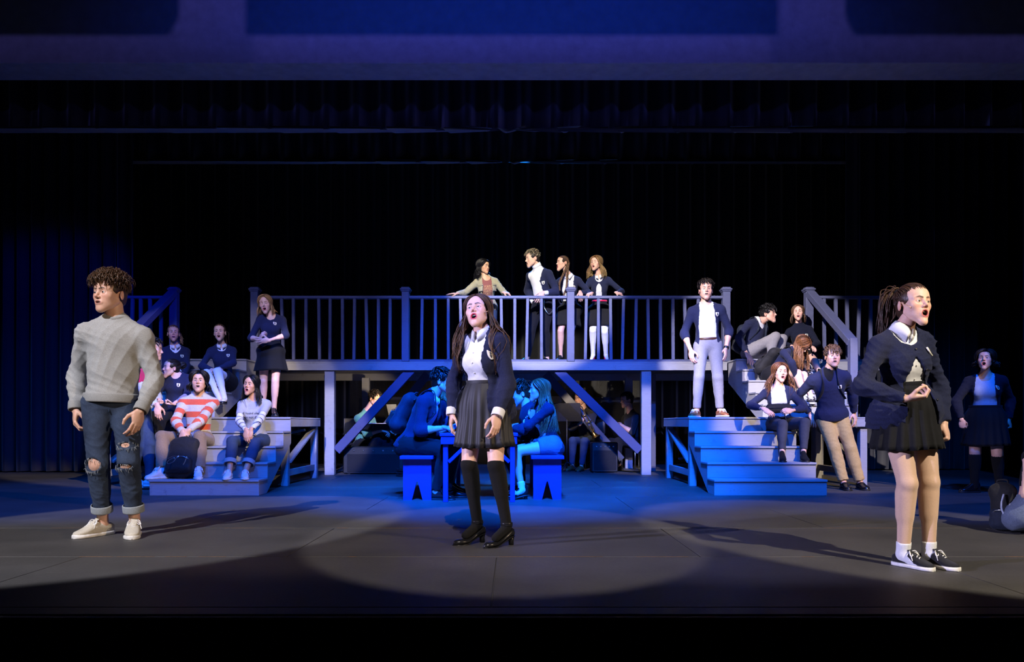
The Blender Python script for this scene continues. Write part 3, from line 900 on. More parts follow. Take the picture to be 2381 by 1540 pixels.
# ------------------------------------------------------------------ shoes
def shoe_section(x, w, z0, z1, n=18, p=2.4, shift=0.0):
    th = np.arange(n) / n * 2 * np.pi
    c, s = np.cos(th), np.sin(th)
    y = w * np.sign(c) * np.abs(c) ** (2 / p); z = (z0 + z1) / 2 + (z1 - z0) / 2 * np.sign(s) * np.abs(s) ** (2 / p)
    return np.stack([np.full(n, x), y + shift, z], 1)
def shoe(f, kind, mats, laces=True):
    """mats: upper, sole, lace. kinds: sneaker, hightop, oxford, pump, boot, flat"""
    for s in 'LR':
        if s not in f.foot: continue
        g, ty, lift, hh = f.foot[s]; k = f.k * (1.0 if not f.fem else .93)
        fx = np.array([math.sin(ty), -math.cos(ty), 0]); up = np.array([0, 0, 1.]); lf = np.cross(up, fx)
        M = np.stack([fx, lf, up], 1)
        inn = -1 if s == 'L' else 1
        heel = hh
        if lift > 0:   # heel raised: pivot on the toe
            a = math.atan2(lift, .16 * k); R = np.array([[math.cos(a), 0, math.sin(a)], [0, 1, 0], [-math.sin(a), 0, math.cos(a)]])
            piv = np.array([.12 * k, 0, 0])
        else: R = I3; piv = np.zeros(3)
        def tf(v): return ((v - piv) @ R.T + piv) @ M.T + g
        def zh(x): return heel * (1 - np.clip((x + .03) / .14, 0, 1) ** 1.0)
        xs = np.array([-.068, -.064, -.05, -.02, .02, .06, .10, .135, .165, .185, .196, .200])
        ws = np.array([.012, .024, .032, .034, .034, .037, .043, .046, .042, .032, .018, .006])
        sh = np.array([0, 0, 0, 0, .002, .004, .006, .006, .004, .002, .001, 0]) * inn
        pump = kind in ('pump', 'heel')
        if pump:
            ws = ws * np.array([.85, .85, .85, .85, .84, .85, .88, .90, .86, .75, .60, .5]); xs = xs * np.array([1] * 8 + [1.02, 1.04, 1.05, 1.06])
        sole_t = {'sneaker': .026, 'hightop': .026, 'oxford': .016, 'boot': .020, 'pump': .007, 'heel': .007, 'flat': .012}[kind]
        hp = {'sneaker': [.055, .070, .078, .082, .086, .098, .082, .062, .050, .044, .038, .030],
              'hightop': [.085, .110, .128, .136, .128, .108, .084, .062, .050, .044, .038, .030],
              'oxford': [.050, .070, .080, .084, .088, .088, .070, .056, .048, .042, .034, .026],
              'boot': [.085, .115, .140, .150, .145, .110, .082, .062, .054, .047, .038, .026],
              'pump': [.040, .055, .060, .052, .040, .032, .034, .042, .042, .036, .028, .018],
              'heel': [.040, .055, .060, .052, .040, .032, .034, .042, .042, .036, .028, .018],
              'flat': [.040, .055, .056, .050, .046, .046, .050, .046, .042, .036, .030, .022]}[kind]
        rings = [shoe_section(x, w * .98, sole_t * .6 + zh(x) / k, hp[i] + zh(x) / k, 18, 2.3 if i > 5 else 2.6, sh[i]) for i, (x, w) in enumerate(zip(xs, ws))]
        md = MD(); loft(md, np.array([tf(r * k) for r in np.array(rings)]))
        up_ob = md.build('boot' if kind == 'boot' else 'shoe', mats[0], f.ob)
        rings = [shoe_section(x * 1.03, w * 1.08 + .001, zh(x) / k, sole_t + zh(x) / k, 18, 5, sh[i]) for i, (x, w) in enumerate(zip(xs, ws))]
        md = MD(); loft(md, np.array([tf(r * k) for r in np.array(rings)]))
        if heel > 0:
            hb = []
            n = 14; th = np.arange(n) / n * 2 * np.pi
            for t, r in ((0, .019), (.5, .020), (1, .027)):
                hb.append(np.stack([-.045 + .004 * t + r * 1.0 * np.cos(th), r * np.sin(th) * (1 if kind == 'pump' else .8), np.full(n, t * heel / k * .98)], 1))
            if kind == 'heel': hb = [x * np.array([1, 1, 1]) for x in hb]; hb[0] = np.stack([-.045 + .008 * np.cos(th), .008 * np.sin(th), np.zeros(n)], 1); hb[1] = np.stack([-.045 + .011 * np.cos(th), .011 * np.sin(th), np.full(n, .5 * heel / k)], 1)
            loft(md, np.array([tf(r * k) for r in hb]))
        md.build('sole', mats[1], up_ob)
        if kind == 'pump':
            band(f, up_ob, 'ankle_strap', mats[0], f.an[s] + np.array([0, 0, .005]), (0, 0, 1), .040 * k, .040 * k, .022, .004)
        if laces and kind in ('sneaker', 'hightop', 'oxford') and len(mats) > 2:
            ml = MD(); r = .0032 * k
            top = lambda x: np.interp(x, xs, hp)
            rows = np.linspace(.055, .115, 5)
            for i, x in enumerate(rows):
                w = .019; zt = top(x)
                pts = np.array([(x + .006, -w, zt - .012), (x, -w * .5, zt - .001), (x - .004, w * .5, zt - .001), (x - .008, w, zt - .012)])
                curve(ml, tf(pts * k), r, 5, 8)
            x = .050; zt = top(x)
            for sy in (-1, 1):
                loop = np.array([(x, 0, zt + .004), (x + .012, sy * .028, zt + .012), (x + .028, sy * .040, zt - .014), (x + .034, sy * .026, zt - .010), (x + .010, sy * .008, zt + .002)])
                curve(ml, tf(loop * k), r, 5, 14)
                tail = np.array([(x, 0, zt + .003), (x + .02, sy * .030, zt - .002), (x + .045, sy * .046, zt - .042)])
                curve(ml, tf(tail * k), r, 5, 8)
            ml.build('laces', mats[2], up_ob)
            if kind in ('sneaker', 'hightop'):
                mt = MD(); a = np.array([(.10, 0, top(.10) * 1.0 - .004), (.07, 0, top(.07)), (.048, 0, top(.048) + .010), (.036, 0, top(.04) + .026)]) * k
                v, q, t = tubes(tf(a)[None], np.array([.018, .021, .023, .020]) * k, 8, .22, np.broadcast_to(up, (1, 4, 3)))
                mt.add(v, q, t); mt.build('tongue', mats[0], up_ob)

# ------------------------------------------------------------------ collars and badges
def collar(f, mat, parent=None, r=None, hgt=.030, drop=.045, tip=.03, gap=.18, name='collar', tilt=0.0):
    """a turned-down shirt collar around the neck"""
    k = f.k; r = r or f.nr * 1.12
    ax = nrm(f.nt - f.nb); Rn = frame(f.cyaw, ax)
    n = 40
    a = np.linspace(-math.pi + gap, math.pi - gap, n)      # 0 at the back
    x = np.sin(a); y = np.cos(a)
    fr = np.clip((np.abs(a) / math.pi - .55) / .45, 0, 1)
    c = f.nb + Rn @ np.array([0, -.004, .018]) * k
    rows = []
    for (ro, z, tz) in ((.000, -.008, 0), (.002, hgt, -.018), (.006, hgt + .004, -.018), (.014, hgt * .55, -.022), (.024, hgt - drop, -.026), (.020, hgt - drop - .003, -.026), (.008, hgt * .4, -.02)):
        big = ro > .012
        ext = fr ** 2 * tip * (1 if ro > .02 else (.35 if big else 0))
        rr = r + (ro + (fr * .004 if big else 0)) * k
        z_ = z + tz * fr * .6 - ext
        rows.append(c + Rn[:, 0] * (x * rr * 1.04)[:, None] + Rn[:, 1] * (y * rr)[:, None] - Rn[:, 1] * (fr * (.010 + (.012 if big else 0) * 1.0) * k)[:, None] + Rn[:, 2] * (z_ * k)[:, None])
    R = np.array(rows)
    md = MD(); loft(md, np.swapaxes(R, 0, 1), cap=True)
    return md.build(name, mat, parent or f.ob)
def march(f, prims, p, dirv, cuts=()):
    """walk from p along dirv to the surface of a set of volumes"""
    p = np.array(p, float); dirv = nrm(dirv)
    for _ in range(60):
        dd = evalp(prims, p[None])[0]
        for c in cuts: dd = max(dd, -c(p[None])[0])
        if dd < .0008: break
        p = p + dirv * max(dd * .8, .0006)
    return p
def on_chest(f, prims, x, z, lift=.002, side=0):
    """point on the front of the clothing at (x to the wearer's left, z above the shoulder line)"""
    o = f.che + f.Rc @ np.array([x * f.k, -.45, z * f.k])
    p = march(f, prims, o, f.Rc[:, 1])
    e = 0.006
    g = np.array([evalp(prims, (p + v)[None])[0] - evalp(prims, (p - v)[None])[0] for v in np.eye(3) * e])
    n = nrm(g)
    return p + n * lift, n
SHIELD = [(-.5, .5), (-.3, .56), (0, .52), (.3, .56), (.5, .5), (.5, 0), (.42, -.3), (.2, -.52), (0, -.62), (-.2, -.52), (-.42, -.3), (-.5, 0)]
def badge(f, parent, x=.075, z=-.11, size=.044, prims=None):
    """an embroidered shield patch with a dark crest"""
    prims = prims or f.last
    p, n = on_chest(f, prims, x, z, .003)
    up = nrm(f.Rc[:, 2] - n * (f.Rc[:, 2] @ n)); rt = np.cross(up, n) * -1
    rt = nrm(np.cross(n, up)) * -1
    rt = f.Rc[:, 0] - n * (f.Rc[:, 0] @ n); rt = nrm(rt)
    s = size * f.k
    def plate(poly, name, mat, par, h0, h1):
        m = len(poly); P2 = np.array(poly)
        pos = lambda h, sc=1.0: p + (P2[:, 0] * s * sc)[:, None] * rt + (P2[:, 1] * s * sc)[:, None] * up + n * h
        md = MD(); loft(md, np.array([pos(h0), pos(h1), pos(h1 + .0008, .92)]))
        return md.build(name, mat, par)
    b = plate(SHIELD, 'badge', 'badge_white', parent, -.006, .0025)
    P2 = SHIELD
    def sub(pts): return [(a, c) for a, c in pts]
    plate(sub([(-.16, .30), (-.05, .40), (.07, .40), (.17, .30), (.12, .12), (.03, .05), (-.05, .05), (-.13, .12)]), 'crest', 'badge_dark', b, .001, .0045)
    plate(sub([(-.22, -.02), (-.06, .06), (0, -.10), (.07, .06), (.22, -.02), (.15, -.30), (.04, -.42), (-.04, -.42), (-.15, -.30)]), 'crest', 'badge_dark', b, .001, .0043)
    return b
def buttons(f, parent, mat, pts, r=.006, prims=None):
    for x, z in pts:
        p, n = on_chest(f, prims or f.last, x, z, .001)
        t1 = nrm(np.cross(n, (0, 0, 1))); t2 = np.cross(n, t1)
        th = np.arange(10) / 10 * 2 * np.pi
        rr = lambda s, h: p + np.cos(th)[:, None] * t1 * r * s + np.sin(th)[:, None] * t2 * r * s + n * h
        md = MD(); loft(md, np.array([rr(1, -.003), rr(1, .002), rr(.7, .003)])); md.build('button', mat, parent)
# ------------------------------------------------------------------ hair
SCC, SCR = np.array([0, .008, .04]), np.array([.075, .097, .085])
def scalp(dirs, off):
    """point on the scalp in head space for unit directions"""
    return SCC + dirs * (SCR + off)
def slerp(a, b, t):
    a = a / np.linalg.norm(a, axis=-1, keepdims=True); b = b / np.linalg.norm(b, axis=-1, keepdims=True)
    om = np.arccos(np.clip((a * b).sum(-1, keepdims=True), -.999, .999))[:, None]
    t = t[None, :, None]
    return (np.sin((1 - t) * om) * a[:, None] + np.sin(t * om) * b[:, None]) / np.sin(om)
def hair_cap(f, md, col, off=.007, low=-.062, face=1.0, vox=.0075):
    """the mass of hair against the skull, open at the face"""
    P = [el(SCC, SCR + off), el((0, .058, -.022), (.056, .044, .050), k=.03, clips=[(np.array([0, 0, low]), np.array([0, 0, -1.]))]),
         el((0, -.122, -.027), (.066 * face, .078, .100), k=.012, sub=True)]
    P.append(rc((-.2, -.05, -.06), (.2, -.05, -.06), .066, .066, .01, sub=True))
    for s in (-1, 1): P.append(el((s * .082, .004, -.012), (.02, .030, .036), k=.008, sub=True))
    V, Q = surf(P, vox)
    md.add(V * f.hs @ f.Rh.T + f.hc, Q, None, np.tile(np.array(col) * .75, (len(V), 1)))
def push_out(f, P, margin, it=4):
    sh = P.shape; X = P.reshape(-1, 3).copy()
    pr = [p for p in f.outer if not p.tag.startswith(('thigh', 'shin', 'foot'))]
    e = .008
    for _ in range(it):
        dd = evalp(pr, X)
        m = dd < margin
        if not m.any(): break
        Y = X[m]
        g = np.stack([evalp(pr, Y + v) - evalp(pr, Y - v) for v in np.eye(3) * e], -1)
        g /= np.linalg.norm(g, axis=1, keepdims=True) + 1e-9
        X[m] = Y + g * (margin - dd[m])[:, None]
    return X.reshape(sh)
def lockcol(M, n, sides, col, r, tips=None, var=.35):
    c = np.array(col)[None] * r.uniform(1 - var, 1 + var * 1.5, (M, 1))
    C = np.repeat(c[:, None], n, 1)
    if tips is not None:
        t = np.linspace(0, 1, n)[None, :, None] ** 1.5
        C = C * (1 - t) + np.array(tips) * r.uniform(.7, 1.3, (M, 1, 1)) * t
    return np.repeat(C[:, :, None], sides, 2).reshape(-1, 3)
def to_world(f, P): return P * f.hs @ f.Rh.T + f.hc
def add_locks(f, md, P, w, col, r, sides=5, flat=.4, tips=None, var=.35, taper=True):
    if f.vox > .009: sides = 3
    M, n = P.shape[:2]
    t = np.linspace(0, 1, n)
    prof = (np.clip(t * 6, .5, 1) * np.clip((1 - t) * 3.0 + .12, 0, 1)) if taper else np.ones(n)
    rad = w[:, None] * prof[None]
    out = P - f.hc; out = out / (np.linalg.norm(out, axis=2, keepdims=True) + 1e-9)
    v, q, tt = tubes(P, rad, sides, flat, out)
    md.add(v, q, tt, lockcol(M, n, sides, col, r, tips, var))
def hair_long(f, L=.34, part=.0, wave=0.0, vol=1.0, n=150, tips=None, front=68, wl=.10, curl=0.0, name='hair', spread=.03, back_only=False, lw=None, over=None, jag=.12, face=1.0, crown=0.0):
    r = np.random.default_rng(f.seed + 11); md = MD(); col = f.hairc
    hair_cap(f, md, col, .006 * vol + .002, face=face)
    if f.vox < .009: n = int(n * 2.0)
    M = n; nb = 8; nh = 10 if not curl else 16
    lw = lw or (.0050 if f.vox < .009 else .0068)
    u = np.clip((np.arange(M) + r.uniform(0, 1, M)) / M, 0, 1); side = np.where(np.arange(M) % 2, 1., -1.)
    yy = -.82 + 1.45 * u ** .9
    p0 = np.stack([part + side * r.uniform(.02, .10, M), yy, .75 - .10 * (1 - u)], 1)
    ph = np.radians(front + (178 - front) * u ** .85 + r.normal(0, 4, M))
    e = np.stack([side * np.sin(ph), -np.cos(ph), np.full(M, -.42)], 1)
    A = slerp(p0, e, np.linspace(0, 1, nb))
    off = (.006 + .012 * vol * r.uniform(.3, 1, M))[:, None] * (1 + .8 * vol * np.sin(np.linspace(0, 1, nb) * np.pi * .9) * (1 - .3 * r.uniform(0, 1, (M, 1))))
    S = SCC + A * (SCR + off[..., None])
    Wd = to_world(f, S)
    end = Wd[:, -1]; outd = end - f.hc; outd[:, 2] = 0; outd /= np.linalg.norm(outd, axis=1, keepdims=True) + 1e-9
    t = np.linspace(0, 1, nh + 1)[1:]
    Lm = L * (1 - jag * r.uniform(0, 1, M)) * f.k
    if over is not None: Lm = Lm * np.where(side > 0, over[0], over[1])
    hang = end[:, None] + np.array([0, 0, -1.])[None, None] * (Lm[:, None] * t)[..., None]
    hang = hang + outd[:, None] * ((spread * vol * np.sin(t * 2.2)[None] * r.uniform(.3, 1.2, (M, 1))) * f.k)[..., None]
    if wave:
        phs = r.uniform(0, 6.28, M); tang = np.cross(outd, (0, 0, 1.))
        ww = np.sin(t[None] * Lm[:, None] / wl * 6.28 + phs[:, None]) * wave * np.clip(t * 3, 0, 1)
        hang = hang + tang[:, None] * ww[..., None]
        ww2 = np.cos(t[None] * Lm[:, None] / wl * 6.28 + phs[:, None]) * wave * (.6 + curl) * np.clip(t * 3, 0, 1)
        hang = hang + outd[:, None] * ww2[..., None]
    hang = push_out(f, hang, .010 + .004)
    P = np.concatenate([Wd, hang], 1)
    P[:, 1:-1] = .25 * P[:, :-2] + .5 * P[:, 1:-1] + .25 * P[:, 2:] if not curl else P[:, 1:-1]
    w = lw * f.k * r.uniform(.7, 1.35, M)
    add_locks(f, md, P, w, col, r, 4, .5, tips)
    return md.build(name, 'hair', f.ob, attr=True)
def hair_short(f, top=.045, side=.018, fwd=.8, lift=.5, messy=.35, n=480, tips=None, name='hair', poof=0.0, hairline=.60, lw=None, sweep=0.0, fringe=0.0, low=-.062):
    r = np.random.default_rng(f.seed + 5); md = MD(); col = f.hairc
    hair_cap(f, md, col, .006, low=low)
    n = int(n * 2.8) if f.vox < .009 else int(n * .75)
    lw = lw or (.0020 if f.vox < .009 else .0042)
    D = []
    while len(D) < n:
        d = nrm(r.normal(size=3))
        front = -d[1]
        hl = hairline - .05 * r.uniform(0, 1)
        if d[2] < -.55: continue
        if front > .25 and d[2] < hl - .25 * (front < .55): continue
        if abs(d[0]) > .80 and d[2] < -.05 and d[1] < .35: continue
        if d[1] < .1 and d[2] < -.1: continue
        D.append(d)
    D = np.array(D); M = len(D); m = 6
    topw = np.clip((D[:, 2] + .05) / .7, 0, 1)
    Lh = side + (top - side) * topw ** 1.3
    Lh = Lh * r.uniform(.75, 1.25, M)
    flow = np.stack([sweep * topw + D[:, 0] * .3, -fwd * topw + .25 * (1 - topw), -1.0 * (1 - topw) + 0 * topw], 1)
    flow += r.normal(0, messy, (M, 3))
    flow -= D * (flow * D).sum(1, keepdims=True); flow /= np.linalg.norm(flow, axis=1, keepdims=True) + 1e-9
    base = SCC + D * (SCR + .004)
    t = np.linspace(0, 1, m)
    lf = (lift * topw + .12) * (1 + poof * topw)
    P = base[:, None] + flow[:, None] * (Lh[:, None] * t)[..., None] + D[:, None] * (Lh[:, None] * lf[:, None] * np.sin(t * 2.4)[None])[..., None]
    drop = (t ** 2)[None] * Lh[:, None] * (.35 + fringe * (D[:, 1] < -.35)[:, None])
    P[..., 2] -= drop
    cv = r.normal(0, 1, (M, 3)); cv = np.cross(cv, D)
    P += cv[:, None] * (np.sin(t * 3.6)[None] * Lh[:, None] * .16 * (messy + .2))[..., None]
    w = lw * r.uniform(.7, 1.4, M) * f.k * (1 + .35 * topw)
    add_locks(f, md, to_world(f, P), w, col, r, 4, .55, tips)
    return md.build(name, 'hair', f.ob, attr=True)
def pulled(f, md, tie, r, n=230, col=None, lw=.0046, hl=.38, only=0):
    """hair drawn back from the hairline to a tie point (head-space direction)"""
    col = col if col is not None else f.hairc
    hair_cap(f, md, col, .006)
    a = np.linspace(0, 2 * np.pi, n, endpoint=False)
    st = []
    for x in a:
        c, s = math.cos(x), math.sin(x)    # 0 = front
        z = hl + .05 * math.cos(2 * x) - .05 if c > .45 else (hl - .05 + (c - .45) * .70 if c > -.2 else -.32 - .12 * (-c))
        rad = math.sqrt(max(.05, 1 - z * z))
        st.append((s * rad, -c * rad, z))
    st = np.array(st) + r.normal(0, .022, (n, 3)) + np.array([0, 0, 1.]) * r.uniform(0, .12, (n, 1))
    if only: st = st[st[:, 0] * only > -.04]; n = len(st)
    tt_ = np.linspace(0, 1, 9); st = st / np.linalg.norm(st, axis=1, keepdims=True)
    tv = np.tile(nrm(tie), (n, 1)) + r.normal(0, .05, (n, 3))
    mid = st * .55 + tv * .45 + np.array([0, .10, .35]); mid /= np.linalg.norm(mid, axis=1, keepdims=True)
    A1, A2 = slerp(st, mid, tt_), slerp(mid, tv, tt_)
    A = A1 * (1 - tt_)[None, :, None] + A2 * tt_[None, :, None]; A /= np.linalg.norm(A, axis=2, keepdims=True)
    off = .005 + .006 * r.uniform(0, 1, (n, 1)) + .006 * np.linspace(0, 1, 9)[None]
    S = SCC + A * (SCR + off[..., None])
    v = to_world(f, S)
    M, m = v.shape[:2]
    out = (v - f.hc); out /= np.linalg.norm(out, axis=2, keepdims=True)
    vv, q, t = tubes(v, lw * f.k * r.uniform(.7, 1.3, (M, 1)) * np.clip(np.linspace(0, 1, m) * 3.5 + .18, 0, 1)[None], 3, .40, out)
    md.add(vv, q, t, lockcol(M, m, 3, col, r))
def hair_pony(f, tie=(0, .8, .55), L=.30, n=90, tips=None, name='hair', wave=.006, back=.05, side=0.0, lw=.0060, hl=.38):
    r = np.random.default_rng(f.seed + 2); md = MD()
    pulled(f, md, tie, r, hl=hl)
    d = nrm(tie); p = to_world(f, SCC + d * (SCR + .012)); o = f.Rh @ d
    t = np.linspace(0, 1, 18)
    M = n; sp = r.normal(0, 1, (M, 3)) * .014 * f.k
    Lm = L * r.uniform(.75, 1.05, M)
    path = p + o[None, None] * (np.sin(np.clip(t * 3.2, 0, 1.6)) * back)[None, :, None] + np.array([0, 0, -1.]) * (Lm[:, None] * (t ** 1.25)[None])[..., None]
    path = path + np.array([0, 0, .028]) * np.sin(np.clip(t * 5, 0, np.pi))[None, :, None] + np.array([side, 0, 0]) * (t ** 1.5)[None, :, None]
    path = path + sp[:, None] * (np.clip(t * 4, .15, 1.3) * (1.2 - .5 * t))[None, :, None]
    path = path + r.normal(0, 1, (M, 1, 3)) * (np.sin(t * 9)[None, :, None] * wave)
    path = push_out(f, path, .010)
    add_locks(f, md, path, lw * f.k * r.uniform(.6, 1.2, M), f.hairc, r, 5, .5, tips)
    ob = md.build(name, 'hair', f.ob, attr=True)
    band(f, ob, 'hair_tie', 'black_cloth', p + o * .006, o, .016 * f.k, .016 * f.k, .014, .004)
    return ob
def hair_bun(f, tie=(0, .85, .35), size=.05, name='hair', loose=0):
    r = np.random.default_rng(f.seed + 4); md = MD()
    pulled(f, md, tie, r)
    d = nrm(tie); c = to_world(f, SCC + d * (SCR + size * .75)); M = 40; t = np.linspace(0, 1, 16)
    ax = r.normal(0, 1, (M, 3)); ax /= np.linalg.norm(ax, axis=1, keepdims=True)
    b = np.cross(ax, r.normal(0, 1, (M, 3))); b /= np.linalg.norm(b, axis=1, keepdims=True); e = np.cross(ax, b)
    an = t[None] * r.uniform(3, 5.5, (M, 1))
    P = c + (np.cos(an)[..., None] * b[:, None] + np.sin(an)[..., None] * e[:, None] + .25 * ax[:, None] * (t[None, :, None] - .5)) * (size * r.uniform(.75, 1.1, (M, 1, 1))) * f.k
    add_locks(f, md, P, .009 * f.k * r.uniform(.7, 1.2, M), f.hairc, r, 5, .6)
    return md.build(name, 'hair', f.ob, attr=True)
def hair_braids(f, ends, name='hair', w=.012):
    """two plaits; ends: list of world way-points per side"""
    r = np.random.default_rng(f.seed + 6); md = MD()
    for s in (-1, 1): pulled(f, md, (s * .72, .62, -.35), r, 230, only=s)
    for wp in ends:
        s = 1 if (f.Rh.T @ (wp[0] - f.hc))[0] > 0 else -1
        p0 = to_world(f, SCC + nrm((s * .72, .62, -.35)) * (SCR + .008))
        C = resample(np.array([p0] + list(wp)), 90)
        C = push_out(f, C, .018)
        T = nrm(C[-1] - C[0]); x = nrm(np.cross(T, (0, 1, 0.1))); y = np.cross(T, x)
        t = np.linspace(0, 1, 90); ph = t * 13 * np.pi
        wd = w * f.k * (1.15 - .45 * t)
        for j in range(3):
            a = ph + j * 2 * np.pi / 3
            P = C + x * (np.sin(a) * wd)[:, None] + y * (np.sin(2 * a) * wd * .5)[:, None]
            v, q, tt = tubes(P[None], (wd * .62)[None], 7)
            md.add(v, q, tt, lockcol(1, 90, 7, f.hairc, r, None, .25))
    return md.build(name, 'hair', f.ob, attr=True)

# ------------------------------------------------------------------ accessories
def backpack(label, c, R, size=(.30, .17, .44), mat='pack_black', straps=None, group=None, pocket='pack_dark', wr=.004):
    """R columns: right, outward (away from the wearer's back), up; c: bottom centre"""
    w, dd, h = size; c = np.asarray(c, float)
    o = empty('backpack', c, label, 'backpack', group)
    at = lambda x, y, z: c + R @ np.array([x, y, z])
    pr = [el(at(0, dd * .48, h * .36), (w * .52, dd * .50, h * .40), R, .06), el(at(0, dd * .42, h * .70), (w * .46, dd * .42, h * .30), R, .06),
          rc(at(-w * .36, dd * .40, h * .16), at(w * .36, dd * .40, h * .16), dd * .40, dd * .40, .06), rc(at(-w * .30, dd * .36, h * .82), at(w * .30, dd * .36, h * .82), dd * .30, dd * .30, .06)]
    V, Q = surf(pr, .013, (), wr, .09, 3); MD().add(V, Q).build('pack_body', mat, o)
    pk = [rc(at(-w * .30, dd * .92, h * .16), at(w * .30, dd * .92, h * .16), .040, .040, .04), rc(at(-w * .30, dd * .90, h * .38), at(w * .30, dd * .90, h * .38), .034, .034, .04), el(at(0, dd * .92, h * .27), (w * .40, .045, h * .16), R, .04)]
    V, Q = surf(pk, .012, (), .002, .06, 8); p = MD().add(V, Q).build('front_pocket', pocket, o)
    md = MD(); curve(md, [at(-w * .32, dd * .98 + .02, h * .40), at(-w * .15, dd * 1.0 + .028, h * .455), at(w * .15, dd * 1.0 + .028, h * .455), at(w * .32, dd * .98 + .02, h * .40)], .0035, 5, 16)
    md.build('zip', 'metal', p)
    md = MD(); curve(md, [at(-.03, dd * .25, h * .93), at(-.03, dd * .2, h * 1.02), at(.03, dd * .2, h * 1.02), at(.03, dd * .25, h * .93)], .007, 6, 14)
    md.build('grab_handle', mat, o)
    for sx in (-1, 1):
        md = MD(); a = np.array([at(sx * w * .44, dd * .55, h * (.1 + .55 * t)) for t in (0, .3, .6, 1)]); a[1:3] += R[:, 0] * sx * .01
        curve(md, a, .005, 5, 14); md.build('side_seam', 'pack_dark', o)
    for pts in (straps or []):
        P = resample(np.array(pts), 24)
        md = MD(); v, q, t = tubes(P[None], .017, 8, .25, None); md.add(v, q, t); md.build('shoulder_strap', mat, o)
    return o
def worn_pack(f, label, size=(.28, .15, .40), mat='pack_black', pocket='pack_dark', drop=0.0, straps=True):
    R = np.stack([-f.Rc[:, 0], f.Rc[:, 1], f.Rc[:, 2]], 1)
    back = march(f, f.outer, f.che + f.Rc @ np.array([0, .5, -.16]), -f.Rc[:, 1])
    c = back + f.Rc @ np.array([0, .004, -size[2] * .62 - drop])
    st = []
    if straps:
        for s, sg in (('L', 1), ('R', -1)):
            pts = []
            for y, z in ((.13, -.06), (.06, .05), (-.02, .09), (-.10, .03), (-.16, -.08), (-.15, -.20), (-.05, -.30)):
                x = sg * .085 * f.k if z > -.15 else sg * (.085 + (-.15 - z) * .5) * f.k
                q = f.che + f.Rc @ np.array([x, y * f.k, z * f.k])
                pts.append(q)
            pts = push_out(f, np.array(pts)[None], .006, 6)[0]
            # draw the strap down onto the clothing
            for i in range(len(pts)):
                dd = evalp(f.outer, pts[i][None])[0]
                if dd > .012:
                    tgt = f.che + f.Rc @ np.array([sg * .07 * f.k, 0, -.10 * f.k])
                    pts[i] = march(f, f.outer, pts[i], tgt - pts[i]) - nrm(tgt - pts[i]) * .006
            st.append(np.concatenate([[c + R @ np.array([-sg * .07, .01, size[2] * .88])], pts]))
    return backpack(label, c, R, size, mat, st, None, pocket)
def spectacles(f, mat='black_cloth'):
    md = MD(); at = lambda x, y, z: to_world(f, np.array([x, y, z]))
    th = np.linspace(0, 2 * np.pi, 21)
    for s in (-1, 1):
        curve(md, [at(s * .032 + .023 * math.cos(a), -.106 + .25 * abs(.023 * math.cos(a) * s + .03) ** 2, .004 + .017 * math.sin(a)) for a in th], .0016, 5)
        curve(md, [at(s * .055, -.104, .008), at(s * .076, -.06, .012), at(s * .079, .01, .010)], .0016, 5, 8)
    curve(md, [at(-.009, -.107, .008), at(0, -.109, .011), at(.009, -.107, .008)], .0016, 5)
    return md.build('spectacles', mat, f.ob)
def head_mic(f, side=1):
    md = MD(); at = lambda x, y, z: to_world(f, np.array([x, y, z]))
    curve(md, [at(side * .080, .01, .02), at(side * .079, -.03, -.008), at(side * .070, -.058, -.028)], .0016, 5, 8)
    curve(md, [at(side * .071, -.055, -.027), at(side * .069, -.063, -.031)], .0035, 6)
    return md.build('headset_microphone', 'skin_plastic', f.ob)
def text_on(f, parent, lines, mat, size, z0, x0=0.0, lead=1.25, prims=None, lift=.0025, name='printed_lettering'):
    """lettering laid on the front of the clothing"""
    md = MD()
    for i, s in enumerate(lines):
        cu = bpy.data.curves.new('txt', 'FONT'); cu.body = s; cu.size = size; cu.align_x = 'CENTER'; cu.resolution_u = 2
        ob = bpy.data.objects.new('txt', cu); COL.objects.link(ob)
        dg = bpy.context.evaluated_depsgraph_get(); me = bpy.data.meshes.new_from_object(ob.evaluated_get(dg))
        V = np.array([v.co[:] for v in me.vertices]); T = []
        for p in me.polygons:
            ix = list(p.vertices)
            for k in range(1, len(ix) - 1): T.append((ix[0], ix[k], ix[k + 1]))
        bpy.data.objects.remove(ob); bpy.data.curves.remove(cu); bpy.data.meshes.remove(me)
        if not len(V): continue
        pts = np.array([f.che + f.Rc @ np.array([(x0 + x) * f.k, -.45, (z0 - i * size * lead + y) * f.k]) for x, y, _ in V])
        # sphere-trace all points at once
        pr = prims or f.last
        act = np.ones(len(pts), bool)
        for _ in range(50):
            dd = evalp(pr, pts); act = dd > .0008
            if not act.any(): break
            pts[act] += f.Rc[:, 1] * (np.maximum(dd[act] * .8, .0006))[:, None]
            if np.abs((pts - f.che) @ f.Rc[:, 1]).max() > .6: break
        ok = ((pts - f.che) @ f.Rc[:, 1]) < .02
        T = [t for t in T if ok[list(t)].all()]
        pts[~ok] = pts[ok][0] if ok.any() else f.che
        pts -= f.Rc[:, 1] * lift
        md.add(pts, None, T)
    return md.build(name, mat, parent, smooth=False)

